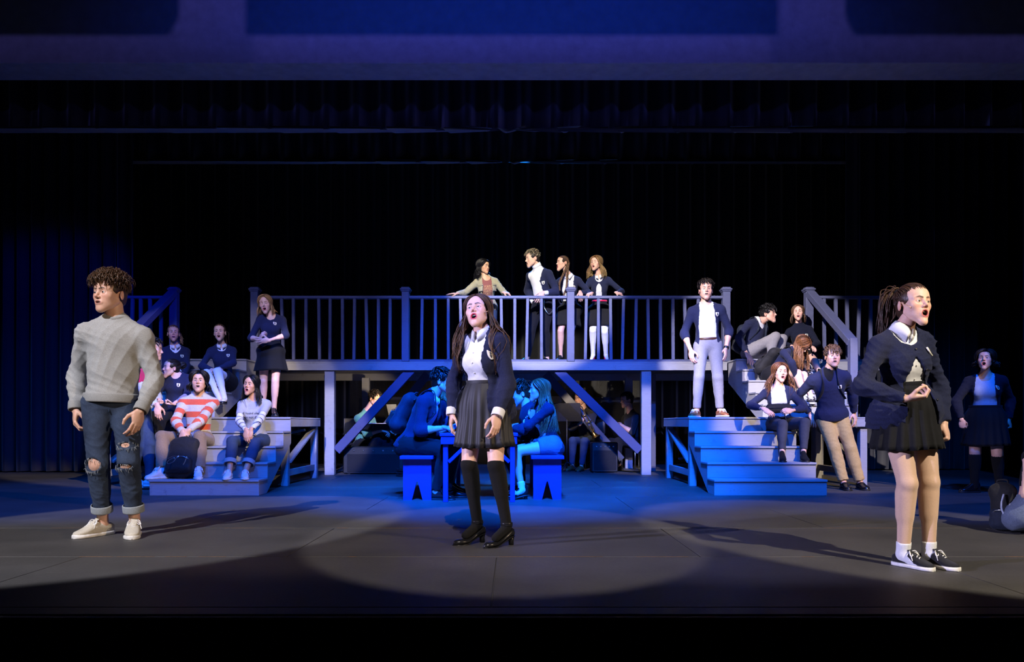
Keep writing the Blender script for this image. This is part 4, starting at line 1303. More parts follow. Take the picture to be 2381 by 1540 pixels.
# ------------------------------------------------------------------ cloth and skin materials
def skin_mat():
    m, nt, b = new_mat('skin')
    a = nt.nodes.new('ShaderNodeAttribute'); a.attribute_name = 'Col'
    v = obj_vec(nt)
    c = mix_mul(nt, a.outputs['Color'], ramp(nt, tex_noise(nt, 45, 4, .6, v), [(.3, (.90, .86, .85)), (.7, (1, 1, 1))]))
    nt.links.new(c, b.inputs['Base Color'])
    b.inputs['Roughness'].default_value = .48; b.inputs['Specular IOR Level'].default_value = .40
    b.inputs['Subsurface Weight'].default_value = .12; b.inputs['Subsurface Radius'].default_value = (.012, .005, .003); b.inputs['Subsurface Scale'].default_value = 1.0
    MATS['skin'] = m
def hair_mat():
    m, nt, b = new_mat('hair')
    a = nt.nodes.new('ShaderNodeAttribute'); a.attribute_name = 'Col'
    c = mix_mul(nt, a.outputs['Color'], ramp(nt, tex_noise(nt, 260, 3, .6, obj_vec(nt, (1, 1, .12))), [(.3, (.55,) * 3), (.7, (1.25,) * 3)]))
    nt.links.new(c, b.inputs['Base Color'])
    b.inputs['Roughness'].default_value = .42; b.inputs['Specular IOR Level'].default_value = .45
    add_bump(nt, b, tex_noise(nt, 330, 2, .5, obj_vec(nt, (1, 1, .1))), .5, .003)
    MATS['hair'] = m
skin_mat(); hair_mat()
def banded(name, bands, period, base):
    """cloth whose colour changes along the attribute U (metres down the body or the sleeve)"""
    m, nt, b = new_mat(name)
    a = nt.nodes.new('ShaderNodeAttribute'); a.attribute_name = 'U'
    md_ = nt.nodes.new('ShaderNodeMath'); md_.operation = 'MULTIPLY_ADD'; md_.inputs[1].default_value = 1 / period; md_.inputs[2].default_value = 5.0
    nt.links.new(a.outputs['Fac'], md_.inputs[0])
    fr = nt.nodes.new('ShaderNodeMath'); fr.operation = 'FRACT'; nt.links.new(md_.outputs[0], fr.inputs[0])
    r = nt.nodes.new('ShaderNodeValToRGB'); r.color_ramp.interpolation = 'CONSTANT'
    e = r.color_ramp.elements
    while len(e) < len(bands): e.new(.5)
    for x, (p, c) in zip(e, bands): x.position = p; x.color = (*c, 1)
    nt.links.new(fr.outputs[0], r.inputs[0])
    v = obj_vec(nt)
    c = mix_mul(nt, r.outputs[0], ramp(nt, tex_noise(nt, 110, 4, .6, v), [(.3, (.72,) * 3), (.7, (1,) * 3)]))
    nt.links.new(c, b.inputs['Base Color']); b.inputs['Roughness'].default_value = .9; b.inputs['Sheen Weight'].default_value = .2
    add_bump(nt, b, tex_noise(nt, 260, 3, .6, v), .3, .002)
    MATS[name] = m
def denim(name, col, fade):
    m, nt, b = new_mat(name)
    v = obj_vec(nt)
    f1 = tex_noise(nt, 5, 5, .6, v); f2 = tex_noise(nt, 180, 3, .6, v)
    c = ramp(nt, f1, [(.30, col), (.72, fade)])
    c = mix_mul(nt, c, ramp(nt, f2, [(.3, (.6,) * 3), (.7, (1.1,) * 3)]))
    nt.links.new(c, b.inputs['Base Color']); b.inputs['Roughness'].default_value = .88
    add_bump(nt, b, f2, .3, .002); MATS[name] = m
NAVY = (.014, .018, .052)
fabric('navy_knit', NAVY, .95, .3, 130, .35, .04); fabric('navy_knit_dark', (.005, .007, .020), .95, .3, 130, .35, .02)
fabric('white_shirt', (.80, .80, .82), .75, .05, 40, .15); fabric('white_tee', (.82, .82, .84), .8, .05, 60, .2)
fabric('grey_fleece', (.38, .38, .37), .95, .22, 220, .5, .1); fabric('grey_rib', (.33, .33, .32), .95, .2, 220, .5, .1)
fabric('grey_jersey', (.36, .37, .40), .9, .15, 150, .3); fabric('black_cloth', (.005, .005, .006), .9, .3, 90, .3, .02)
fabric('black_skirt', (.0055, .0055, .007), .85, .25, 60, .25, .03); fabric('charcoal_skirt', (.010, .0095, .009), .9, .3, 80, .3, .03)
fabric('black_sock', (.0055, .0052, .005), .95, .3, 150, .4, .03); fabric('white_sock', (.75, .75, .77), .95, .08, 160, .4)
fabric('nude_tights', (.66, .43, .30), .6, .06, 160, .15, .35); fabric('white_tights', (.80, .76, .74), .7, .05, 160, .15, .3)
fabric('khaki', (.50, .335, .115), .85, .12, 90, .25); fabric('stone_chino', (.25, .24, .25), .85, .12, 90, .25); fabric('brown_corduroy', (.24, .165, .10), .9, .2, 120, .4)
fabric('black_trousers', (.006, .006, .009), .9, .25, 90, .25, .03); fabric('olive_drill', (.36, .33, .20), .85, .18, 70, .3); fabric('green_jersey', (.10, .30, .23), .9, .15, 120, .3)
fabric('magenta_knit', (.45, .02, .10), .9, .2, 120, .3); fabric('dark_top', (.02, .02, .022), .9, .2, 120, .3); fabric('maroon_tee', (.25, .085, .075), .9, .2, 120, .3); fabric('lightblue_shirt', (.45, .5, .62), .8, .08, 60, .2)
fabric('pack_black', (.012, .012, .013), .75, .3, 60, .3, .05); fabric('pack_dark', (.010, .010, .012), .7, .3, 60, .3, .05); fabric('pack_blue', (.012, .018, .035), .75, .3, 60, .3, .05); fabric('pack_brown', (.05, .03, .025), .8, .3, 60, .3, .05)
denim('jeans_ripped', (.007, .014, .034), (.040, .066, .130)); denim('jeans_blue', (.014, .030, .070), (.030, .060, .13)); denim('jeans_grey', (.026, .028, .040), (.055, .058, .078)); denim('jeans_light', (.10, .13, .20), (.16, .20, .28))
fabric('denim_lining', (.30, .33, .36), .95, .2, 160, .4); fabric('canvas_cream', (.62, .57, .47), .9, .12, 120, .3); fabric('canvas_white', (.74, .74, .76), .9, .08, 120, .3); fabric('canvas_black', (.014, .014, .016), .9, .25, 120, .3)
shiny('rubber_white', (.74, .72, .68), .5); shiny('rubber_black', (.015, .015, .015), .5); shiny('leather_black', (.010, .010, .011), .22, 0, .2, 20, .3); shiny('leather_tan', (.24, .085, .028), .35, 0, .25, 25, .2); shiny('leather_brown', (.07, .025, .012), .4)
shiny('patent_pink', (.62, .01, .09), .2, 0, .1, 20, .5); fabric('pink_ribbon', (.75, .01, .09), .6, .1, 60, .2); shiny('metal', (.55, .55, .55), .3, 1.0); shiny('gold', (.75, .50, .20), .25, 1.0, .2)
shiny('badge_white', (.74, .70, .58), .7, 0, .12, 90); shiny('badge_dark', (.05, .045, .045), .8, 0, .3, 90); shiny('skin_plastic', (.60, .40, .30), .5); fabric('lace_white', (.78, .77, .75), .9, .05, 120, .2)
fabric('print_ink', (.012, .012, .015), .9, .2, 60, .1); fabric('print_gold', (.62, .40, .16), .8, .25, 60, .1)
banded('striped_knit', [(0, (.62, .085, .035)), (.46, (.50, .47, .45))], .145, None)
banded('sleeve_stripes', [(0, (.72, .72, .74)), (.66, (.02, .025, .07)), (.80, (.72, .72, .74)), (.86, (.02, .025, .07)), (.90, (.72, .72, .74))], .075, None)
def pleat_mat():
    m, nt, b = new_mat('pleated_navy'); v = obj_vec(nt)
    c = ramp(nt, tex_noise(nt, 140, 4, .6, v), [(.3, (.0042, .0042, .0065)), (.7, (.0075, .0075, .012))]); nt.links.new(c, b.inputs['Base Color'])
    b.inputs['Roughness'].default_value = .6; b.inputs['Sheen Weight'].default_value = .08; add_bump(nt, b, tex_noise(nt, 400, 2, .5, v), .2, .001); MATS['pleated_navy'] = m
pleat_mat()
# ------------------------------------------------------------------ the place
def floor_mat():
    m, nt, b = new_mat('stage_black')
    v = obj_vec(nt)
    g = nt.nodes.new('ShaderNodeNewGeometry')
    f = tex_noise(nt, 1.6, 6, .62, g.outputs['Position']); f2 = tex_noise(nt, 60, 4, .6, g.outputs['Position'])
    mp = nt.nodes.new('ShaderNodeMapping'); mp.inputs['Scale'].default_value = (1.0, 9.0, 1.0); nt.links.new(g.outputs['Position'], mp.inputs['Vector'])
    f3 = tex_noise(nt, 2.4, 6, .7, mp.outputs[0])
    c = ramp(nt, f, [(.3, (.050, .048, .046)), (.7, (.082, .078, .075))])
    c = mix_mul(nt, c, ramp(nt, f2, [(.25, (.72,) * 3), (.75, (1.1,) * 3)]))
    c = mix_mul(nt, c, ramp(nt, f3, [(.60, (1,) * 3), (.74, (1.55, 1.5, 1.45))]))
    nt.links.new(c, b.inputs['Base Color'])
    b.inputs['Roughness'].default_value = .58; b.inputs['Specular IOR Level'].default_value = .35
    add_bump(nt, b, f2, .15, .001)
    MATS['stage_black'] = m
floor_mat()
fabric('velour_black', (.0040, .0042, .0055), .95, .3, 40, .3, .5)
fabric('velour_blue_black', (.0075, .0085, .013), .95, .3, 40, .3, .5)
fabric('velour_grey', (.030, .027, .023), .95, .3, 40, .3, .2)
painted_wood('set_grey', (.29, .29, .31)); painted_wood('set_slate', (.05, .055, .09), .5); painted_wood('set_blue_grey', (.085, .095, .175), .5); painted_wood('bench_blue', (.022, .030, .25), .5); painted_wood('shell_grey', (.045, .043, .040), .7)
painted_wood('brace_blue', (.045, .055, .16), .5); fabric('plaster_grey', (.42, .42, .44), .9, .10, 8, .1, 0); fabric('plaster_soffit', (.20, .19, .20), .9, .08, 8, .1, 0)
shiny('seam_wood', (.11, .06, .03), .7, 0, .4, 60)

# stage floor: sheets of hardboard, each its own piece, on a dark sub-floor
STG0 = 3.09
md = MD(); box(md, 0, (STG0 + 17.4) / 2, -.30, 21.0, 17.4 - STG0, .576, .004)
floor = md.build('floor', 'stage_black', smooth=False); tag(floor, kind='structure')
md = MD(); box(md, 0, STG0 - .02, -.62, 21.0, .04, 1.23, .004)
tag(md.build('wall_front', 'velour_black', smooth=False), kind='structure')
PW, PD = 2.44, 1.22
sheet = None
rows = [4.43 + PD * i for i in range(-1, 11)]
for ri, y0 in enumerate(rows):
    off = (-.09 if ri % 2 == 0 else -1.33)
    for ci in range(-4, 5):
        cx = off + PW * ci + PW / 2; cy = y0 + PD / 2
        if abs(cx) > 9.3: continue
        if sheet is None:
            md = MD(); box(md, 0, 0, 0, PW - .006, PD - .006, .012, .002); sheet = md.build('floor_sheet', 'stage_black', smooth=False); o = sheet
        else:
            o = sheet.copy(); COL.objects.link(o)
        o.parent = floor; o.location = (cx, cy, -.006 + .0006 * ((ri * 7 + ci * 3) % 3))
md = MD(); box(md, 0, (STG0 + rows[0]) / 2 - .002, -.006, 21, rows[0] - STG0 - .004, .012, .002)
o = md.build('front_edge_board', 'stage_black', floor, smooth=False)
for y0 in rows[1:3]:      # worn bare edges along two seams
    for i in range(16):
        x = -3.6 + rng.uniform(0, 7.2); l = rng.uniform(.05, .30)
        md = MD(); box(md, x, y0 + rng.uniform(-.003, .002), .0005, l, .0045, .003, .001); o = md.build('worn_edge', 'seam_wood', floor, smooth=False)

def slab(name, cx, cy, cz, sx, sy, sz, mat, kind='structure'):
    md = MD(); box(md, cx, cy, cz, sx, sy, sz, .01); return tag(md.build(name, mat, smooth=False), kind=kind)
slab('wall_back', 0, 17.5, 4.4, 21.2, .2, 8.8, 'velour_black')
slab('wall_left', -10.5, 13.6, 4.4, .2, 8.0, 8.8, 'velour_black')
slab('wall_right', 10.5, 13.6, 4.4, .2, 8.0, 8.8, 'velour_black')
slab('ceiling', 0, 13.6, 8.7, 21.2, 8.0, .2, 'velour_black')
hd = slab('wall_header', 0, 9.74, 7.02, 21.2, .48, 3.36, 'plaster_grey')
for i_, (a_, b_) in enumerate(((-10.5, -3.50), (-3.245, 3.245), (3.50, 10.5))):      # unseen lighting bridge, gapped to shade the header and pass lit patches
    slab('light_mask_%d' % (i_ + 1), (a_ + b_) / 2, 2.0, 7.85, b_ - a_, .30, 1.10, 'plaster_grey')
slab('light_mask_4', 0, 2.0, 8.45, 21, .3, .1, 'plaster_grey')      # top of the unseen bridge that shades the header

def drape(name, label, x0, x1, d, z0, z1, mat, fold=.26, depth=.07, seed=0, hem=.0, group=None, tilt=0.0):
    r = np.random.default_rng(seed); n = int((x1 - x0) / fold * 12); m = 5
    u = np.linspace(0, 1, n); x = x0 + (x1 - x0) * u
    ph = np.cumsum(r.uniform(.75, 1.3, n)) * 2 * np.pi / 12
    w = np.sin(ph) + .35 * np.sin(2 * ph + 1) * r.uniform(.6, 1.2, n)
    rings = []
    for i in range(m):
        t = i / (m - 1); z = z0 + (z1 - z0) * t
        y = d + w * depth * (1 - .25 * t) + tilt * (x - x0)
        zz = z + (hem * np.sin(ph * .5 + 2) * (1 - t) ** 4)
        rings.append(np.stack([x, y, np.broadcast_to(zz, x.shape)], 1))
    F = np.array(rings); B = F.copy(); B[..., 1] += .012
    ring = np.concatenate([F, B[:, ::-1]], 1)
    md = MD(); loft(md, ring)
    return tag(md.build(name, mat), label, 'curtain', group)
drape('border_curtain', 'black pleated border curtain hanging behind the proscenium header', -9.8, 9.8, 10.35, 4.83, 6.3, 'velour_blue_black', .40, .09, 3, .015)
drape('border_curtain', 'second black border curtain hanging above the raised platform', -9.8, 9.8, 13.4, 5.45, 7.4, 'velour_black', .40, .08, 5, .015)
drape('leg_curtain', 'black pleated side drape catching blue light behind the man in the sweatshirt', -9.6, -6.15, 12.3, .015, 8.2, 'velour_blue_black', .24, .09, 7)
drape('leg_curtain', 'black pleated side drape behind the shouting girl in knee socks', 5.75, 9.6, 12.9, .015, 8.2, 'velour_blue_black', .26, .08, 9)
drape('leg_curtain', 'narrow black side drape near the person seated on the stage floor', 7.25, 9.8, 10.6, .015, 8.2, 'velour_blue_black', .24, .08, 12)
drape('backdrop_curtain', 'full width black backdrop curtain behind the platform and the musicians', -9.8, 9.8, 16.9, .015, 8.2, 'velour_black', .34, .07, 15)
drape('band_curtain', 'grey brown curtain behind the musicians under the platform', -3.5, 2.8, 16.2, .02, 1.86, 'velour_grey', .30, .05, 17)

# ---- timber units
def prism_x(md, poly, x0, x1):
    """extrude a (y, z) outline along X"""
    t = MD(); prism(t, [(y, z) for y, z in poly], 0, 1)
    v, q, tr, c, u = t.arr()
    v2 = np.stack([x0 + (x1 - x0) * v[:, 1], v[:, 0], v[:, 2]], 1)
    md.add(v2, q, tr)
    return md
def stair(label, x0, x1, dfront, n, z0, tread=.295, rise=.174, top_run=.06):
    o = empty('stair_unit', ((x0 + x1) / 2, dfront + tread * n / 2, z0), label, 'stairs')
    for i in range(n):
        y = dfront + tread * i; zt = z0 + rise * (i + 1)
        md = MD(); box(md, (x0 + x1) / 2, y + .010, zt - rise / 2 - .012, x1 - x0, .020, rise - .024, .003); md.build('riser', 'set_grey', o, False)
        run = tread if i < n - 1 else top_run
        md = MD(); box(md, (x0 + x1) / 2, y + run / 2 - .004, zt - .012, x1 - x0 + .006, run + .028, .024, .004); md.build('tread', 'set_grey', o, False)
    for x in (x0 + .012, x1 - .036):
        poly = [(dfront + .02, z0)]
        poly = [(dfront + .021, z0 + .002)]
        steps = []
        for i in range(n):
            steps += [(dfront + tread * i + .021, z0 + rise * (i + 1) - .026), (dfront + tread * (i + 1) + .021 if i < n - 1 else dfront + tread * (n - 1) + top_run, z0 + rise * (i + 1) - .026)]
        end = steps[-1]
        poly = [(dfront + .021, z0 + .002), (dfront + .30, z0 + .002), (end[0], end[1] - .30)] + steps[::-1]
        md = MD(); prism_x(md, poly, x, x + .024); md.build('stringer', 'set_grey', o, False)
    return o
RISE, TRD = .174, .295
LX0, LX1 = -3.96, -2.765; RX0, RX1 = 2.21, 3.44
stair('lower grey wooden stair with the striped jumper singer and the grey tee singer', LX0, LX1, 8.22, 5, 0)
stair('lower grey wooden stair below the standing boy in the open cardigan', RX0, RX1, 8.22, 5, 0)
UL0, UL1 = -5.15, -3.90; UR0, UR1 = 3.29, 4.53
US = {}
US[-5.18] = stair('upper grey wooden stair with the girl in white tights', UL0, UL1, 9.87, 5, .87, top_run=.44)
US[4.55] = stair('upper grey wooden stair with the crouching boy and the bent over girl', UR0, UR1, 9.87, 5, .87, top_run=.44)
def landing(label, x0, x1, d0, d1, inner):
    o = empty('landing_platform', ((x0 + x1) / 2, (d0 + d1) / 2, 0), label, 'platform')
    md = MD(); box(md, (x0 + x1) / 2, (d0 + d1) / 2, .858, x1 - x0, d1 - d0, .024, .004); md.build('deck_board', 'set_grey', o, False)
    for y in (d0 + .02, d1 - .02):
        md = MD(); box(md, (x0 + x1) / 2, y, .796, x1 - x0, .038, .098, .004); md.build('fascia', 'set_grey', o, False)
    for x in (x0 + .02, x1 - .02):
        md = MD(); box(md, x, (d0 + d1) / 2, .796, .038, d1 - d0 - .08, .098, .004); md.build('fascia', 'set_grey', o, False)
    for x in (x0 + .065, x1 - .065):
        for y in (d0 + .09, d1 - .10):
            md = MD(); box(md, x, y, .373, .09, .09, .746, .005); md.build('leg', 'set_grey', o, False)
    for x in (x0 + .065, x1 - .065):
        md = MD(); beam(md, (x, d0 + .2, .30), (x, d1 - .2, .70), .035, .09, (1, 0, 0)); md.build('brace', 'set_grey', o, False)
        md = MD(); box(md, x, (d0 + d1) / 2, .16, .035, d1 - d0 - .28, .085, .004); md.build('lower_rail', 'set_grey', o, False)
    md = MD(); beam(md, (x0 + .2, d1 - .10, .28), (x1 - .2, d1 - .10, .70), .035, .09, (0, 1, 0)); md.build('brace', 'set_grey', o, False)
    return o
LZ = .87
landing('grey timber landing under the standing blonde singer', -5.20, -2.80, 9.40 + .02, 11.0, 1)
landing('grey timber landing under the standing boy in the open cardigan', 2.215, 4.49, 9.40 + .02, 11.0, -1)

# ---- the raised platform with its railings
DK, DZ, DB = 11.50, 1.74, 13.9
pf = empty('raised_platform', (0, 12.7, 0), 'long raised timber platform with slate blue railing carrying four singers', 'platform')
md = MD(); box(md, -.15, (DK + DB) / 2, DZ - .012, 11.7, DB - DK, .024, .004); md.build('deck_board', 'set_grey', pf, False)
for (a, b) in ((-6.0, -5.15), (-3.90, 3.29), (4.53, 5.7)):
    md = MD(); box(md, (a + b) / 2, DK + .015, DZ - .024 - .055, b - a, .036, .112, .004); md.build('fascia', 'set_grey', pf, False)
md = MD(); box(md, -.15, DB - .02, DZ - .09, 11.7, .036, .13, .004); md.build('fascia', 'set_grey', pf, False)
PX = [-5.3, -2.80, 2.06, 4.7]
for x in PX:
    for y, w in ((DK + .09, .15), (DB - .6, .13)):
        md = MD(); box(md, x + (.22 if y > 12 else 0) * (1 if x < 0 else -.0), y, (DZ - .14) / 2, w, .11, DZ - .14, .005); md.build('support_post', 'set_grey', pf, False)
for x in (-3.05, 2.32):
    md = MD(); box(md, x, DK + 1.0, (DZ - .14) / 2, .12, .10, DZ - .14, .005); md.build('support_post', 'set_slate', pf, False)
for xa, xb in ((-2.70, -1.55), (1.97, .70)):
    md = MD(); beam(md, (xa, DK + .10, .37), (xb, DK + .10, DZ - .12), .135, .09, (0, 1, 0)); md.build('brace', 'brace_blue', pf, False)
    md = MD(); beam(md, (xa + (.14 if xa < 0 else -.14), DK + 1.1, .18), (xb + (.14 if xa < 0 else -.14), DK + 1.1, DZ - .12), .135, .09, (0, 1, 0)); md.build('brace', 'set_slate', pf, False)  # rear brace coloured darker to stand for its shaded side
def newel(x, y, z0, h, par):
    md = MD(); box(md, x, y, z0 + h / 2, .115, .115, h, .006); n_ = md.build('newel_post', 'set_blue_grey', par, False)
    md = MD(); box(md, x, y, z0 + h + .012, .165, .165, .030, .010); box(md, x, y, z0 + h + .036, .13, .13, .026, .010); box(md, x, y, z0 + h - .012, .14, .14, .022, .006); md.build('post_cap', 'set_blue_grey', n_, False)
RZ = DZ + 1.01
def rail(x0, x1, par, nb):
    md = MD(); box(md, (x0 + x1) / 2, DK + .06, RZ - .022, x1 - x0, .095, .044, .006); r_ = md.build('top_rail', 'set_blue_grey', par, False)
    md = MD(); box(md, (x0 + x1) / 2, DK + .06, DZ + .018, x1 - x0, .06, .036, .004); md.build('bottom_rail', 'set_blue_grey', par, False)
    for i in range(nb):
        x = x0 + (x1 - x0) * (i + 1) / (nb + 1) + rng.normal(0, .006)
        tl = rng.normal(0, .008)
        md = MD(); beam(md, (x - tl, DK + .045, DZ + .03), (x + tl, DK + .045, RZ - .04), .045, .045, (0, 1, 0), .003); md.build('baluster', 'set_blue_grey', par, False)
NW = [-3.94, -1.63, .897, 3.28]
for x in NW + [-5.18, 4.55]: newel(x, DK + .045, DZ - .0, 1.09, pf)
for a, b in zip(NW[:-1], NW[1:]): rail(a + .05, b - .05, pf, 11)
rail(-5.98, -5.24, pf, 4); rail(4.61, 5.68, pf, 5)
for x in (-5.18, 4.55):     # sloping hand rails of the two upper stairs
    a = np.array([x, DK - .03, RZ + .02]); b = np.array([x, 10.05, .87 + 1.00]); pf = US[x]
    md = MD(); beam(md, a, b, .09, .13, (1, 0, 0)); md.build('stair_handrail', 'set_blue_grey', pf, False)
    md = MD(); box(md, x, 10.05, .87 + .53, .10, .10, 1.06, .006); md.build('newel_post', 'set_blue_grey', pf, False)

# ---- table and benches
def bench(label, xc, d0, d1):
    o = empty('bench', (xc, (d0 + d1) / 2, 0), label, 'bench')
    md = MD(); box(md, xc, (d0 + d1) / 2, .440, .34, d1 - d0, .038, .005); md.build('seat', 'bench_blue', o, False)
    for y in (d0 + .08, d1 - .12):
        poly = [(-.145, 0), (-.055, 0), (-.006, .19), (.006, .19), (.055, 0), (.145, 0), (.145, .421), (-.145, .421)]
        md = MD(); prism(md, [(xc + a, z) for a, z in poly], y, y + .036); md.build('end_panel', 'bench_blue', o, False)
        md = MD(); box(md, xc, y + .018, .19, .022, .030, .022, .003)
    md = MD(); box(md, xc, (d0 + d1) / 2, .375, .025, d1 - d0 - .28, .09, .004); md.build('stretcher', 'bench_blue', o, False)
    return o
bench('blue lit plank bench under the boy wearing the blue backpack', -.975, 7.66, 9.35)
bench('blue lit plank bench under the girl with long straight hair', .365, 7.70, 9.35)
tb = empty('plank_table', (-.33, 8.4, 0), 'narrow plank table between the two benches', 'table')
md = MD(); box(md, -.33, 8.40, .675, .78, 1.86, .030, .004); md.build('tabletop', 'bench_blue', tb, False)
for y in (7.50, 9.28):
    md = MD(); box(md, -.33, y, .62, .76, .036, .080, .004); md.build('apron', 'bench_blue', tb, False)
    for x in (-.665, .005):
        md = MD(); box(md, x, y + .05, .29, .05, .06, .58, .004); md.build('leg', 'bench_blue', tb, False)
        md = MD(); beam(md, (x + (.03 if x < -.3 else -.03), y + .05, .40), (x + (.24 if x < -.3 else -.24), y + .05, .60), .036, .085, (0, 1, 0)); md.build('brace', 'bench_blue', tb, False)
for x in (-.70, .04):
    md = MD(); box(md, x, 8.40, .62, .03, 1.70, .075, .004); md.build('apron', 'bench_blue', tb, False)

# ---- low panels and the band's gear under the platform
def panel(label, x0, x1, d, z1):
    o = empty('shell_panel', ((x0 + x1) / 2, d, 0), label, 'panel')
    md = MD(); box(md, (x0 + x1) / 2, d, z1 / 2, x1 - x0, .03, z1, .005); md.build('face_board', 'shell_grey', o, False)
    for x in (x0 + .03, x1 - .03):
        md = MD(); box(md, x, d + .03, z1 / 2, .05, .04, z1 - .02, .004); md.build('stile', 'shell_grey', o, False)
    md = MD(); beam(md, (x0 + .1, d + .05, .05), (x0 + .1, d + .55, .05), .05, .04); md.build('foot', 'shell_grey', o, False)
panel('low grey panel behind the smiling pianist in green', -3.05, -1.0, 15.4, 1.34)
panel('low grey panel behind the long haired girl at the table', -.9, 1.2, 15.5, 1.36)
panel('low pale grey panel behind the trombone player', 1.35, 2.70, 15.2, 1.33)
# ------------------------------------------------------------------ the cast
DOWN = (0, -.05, -1)
V_OPEN = [(.12, .055), (-.02, .060), (-.10, .062), (-.25, .085), (-.50, .13)]              # cardigan hanging open
V_PEAK = [(.12, .070), (.00, .066), (-.05, .030), (-.075, -.03), (-.15, -.02), (-.19, .010), (-.34, .075), (-.50, .13)]  # buttoned at the breast, open below
V_NECK = [(.12, .066), (.0, .060), (-.05, .040), (-.10, -.02), (-.5, -.02)]
V_ROUND = [(.12, .066), (.01, .060), (-.03, .045), (-.055, -.02), (-.5, -.02)]
def uniform_top(f, prof=V_PEAK, sleeve=.97, hem=-.10, off=.016, arm=.013, blouse='white_shirt', bhem=.06, mat='navy_knit', col=True, bx=.085, bz=-.115, bsleeve=None, wr=.006, name='cardigan', slant=0.0, x0=0.0, bname='blouse', neck=False, badge_on=True, flare=0.0):
    b = None
    if blouse:
        b = top(f, bname, blouse, .007, bsleeve or min(1.0, sleeve), bhem, arm=.006, wr=.003, wl=.07, under=True, neck=neck)
    t = top(f, name, mat, off, sleeve, hem, arm=arm, wr=wr, wl=.085, cuts=[front_cut(f, prof, x0=x0, slant=slant)] if prof else (), flare=flare)
    if badge_on: badge(f, t, bx, bz)
    if col and blouse: collar(f, blouse, b)
    return b, t

# ---- three soloists
f = figure('young man in grey sweatshirt and ripped cuffed jeans standing on the open floor', 5.25, 1.82, False, (260, 936), (268, 764), (257, 687, -.02),
   {'L': (314, 5.27, 0, -6), 'R': (240, 5.30, 0, -55)},
   {'L': (325, 958, -.10, (.5, .8, 0), (-.12, -.25, -1), (-.85, .5, 0), 'relaxed'), 'R': (176, 955, -.04, (-.6, .7, 0), (.12, -.25, -1), (.8, .5, 0), 'loose')},
   yaw=-8, cyaw=-14, hy=-46, hp=0, skin='fair', mo=.22, hair='brown', vox=.008, hvox=.0027, gaze=(-.15, -1, .02), legs=.985)
F1 = f
t = top(f, 'sweatshirt', 'grey_fleece', .022, .97, .035, arm=.019, wr=.010, wl=.13, bagk=.06, belly=.012, vox=.0078)
band(f, t, 'neck_rib', 'grey_rib', f.nb + f.Rc @ np.array([0, -.002, .050]), nrm(f.nt - f.nb + f.Rc[:, 1] * -.02), .0635, .0635, .024, .009)
band(f, t, 'hem_rib', 'grey_rib', f.pel + f.Rp[:, 2] * .030, f.Rp[:, 2], .171, .139, .062, .008, f.Rp, n=40)
for s in 'LR':
    d_ = nrm(f.wr[s] - f.el[s]); band(f, t, 'cuff_rib', 'grey_rib', f.wr[s] - d_ * .035, d_, .043, .043, .062, .006)
ripped = []
def rip(c, rad, R=I3):
    e = el(c, rad, R); ripped.append((np.array(c), rad)); return lambda G: e.d(G)
kR, kL = f.kn['R'], f.kn['L']
cuts = [rip(kR + (-.01, -.085, .0), (.062, .075, .046)), rip(kL + (-.005, -.085, -.02), (.060, .07, .016)), rip(kL + (.0, -.095, .125), (.060, .075, .022))]
j = trousers(f, 'jeans_ripped', .013, .085, 'jeans', 1.4, cuff='denim_lining', wr=.005, wl=.075, cuts=cuts, vox=.0075)
r_ = np.random.default_rng(3)
for c, rad in ripped:      # frayed white threads around each tear
    md = MD(); M = 44
    a = r_.uniform(0, 2 * np.pi, M); st = np.stack([c[0] + np.cos(a) * rad[0] * 1.0, np.full(M, c[1] - .06), c[2] + np.sin(a) * rad[2] * 1.05], 1)
    st = np.array([march(f, f.legs, p, (0, 1, 0)) for p in st]) - np.array([0, .003, 0])
    tt = np.linspace(0, 1, 5); L = r_.uniform(.006, .026, M)
    P = st[:, None] + np.array([0, 0, -1.])[None, None] * (L[:, None] * tt)[..., None] + r_.normal(0, .005, (M, 1, 3)) * tt[None, :, None]
    P[..., 1] -= .004
    v, q, t3 = tubes(P, .0012, 4); md.add(v, q, t3); md.build('frayed_threads', 'denim_lining', j)['kind'] = 'stuff'
md = MD(); p0 = march(f, f.legs, f.pel + f.Rp @ np.array([0, -.4, .06]), f.Rp[:, 1]); p1 = march(f, f.legs, f.pel + f.Rp @ np.array([0, -.4, -.07]), f.Rp[:, 1])
curve(md, [p0 + (0, -.004, 0), (p0 + p1) / 2 + (.006, -.008, 0), p1 + (0, -.004, 0)], .004, 5, 10); md.build('fly_seam', 'jeans_blue', j)
shoe(f, 'sneaker', ('canvas_cream', 'rubber_white', 'lace_white'))
hair_short(f, .054, .013, .75, .55, .6, 640, poof=.3, hairline=.54, fringe=.05, tips=(.085, .042, .020))

f = figure('girl singing upwards in open navy cardigan, pleated skirt, black knee socks and strapped heels', 4.92, 1.62, True, (1126, 946, .03), (1121, 786), (1112, 730, -.02),
   {'L': (1178, 4.84, 0, -50, 0, .055), 'R': (1110, 4.95, 0, -55, 0, .055)},
   {'L': (1156, 968, -.20, (.7, .6, 0), (-.10, -.2, -1), (-.6, .8, 0), 'relaxed'), 'R': (1051, 964, .14, (-.35, .9, 0), (-.10, -.1, -1), (.9, .2, 0), 'relaxed')},
   yaw=-28, cyaw=-36, hy=-20, hp=18, hr=-7, skin='pale', mo=.80, hair='brown', vox=.008, hvox=.0027, gaze=(-.1, -1, .25), lip=(.52, .06, .09), bust=1.0)
F2 = f
b = top(f, 'blouse', 'white_shirt', .008, .99, .10, arm=.006, wr=.0045, wl=.09, under=True, bagk=.05, vox=.0078)
bl_pr = f.last
sk = skirt(f, 'pleated_navy', .44, (.120, .098), (.208, .180), 20, .085, .165, sharp=.9)
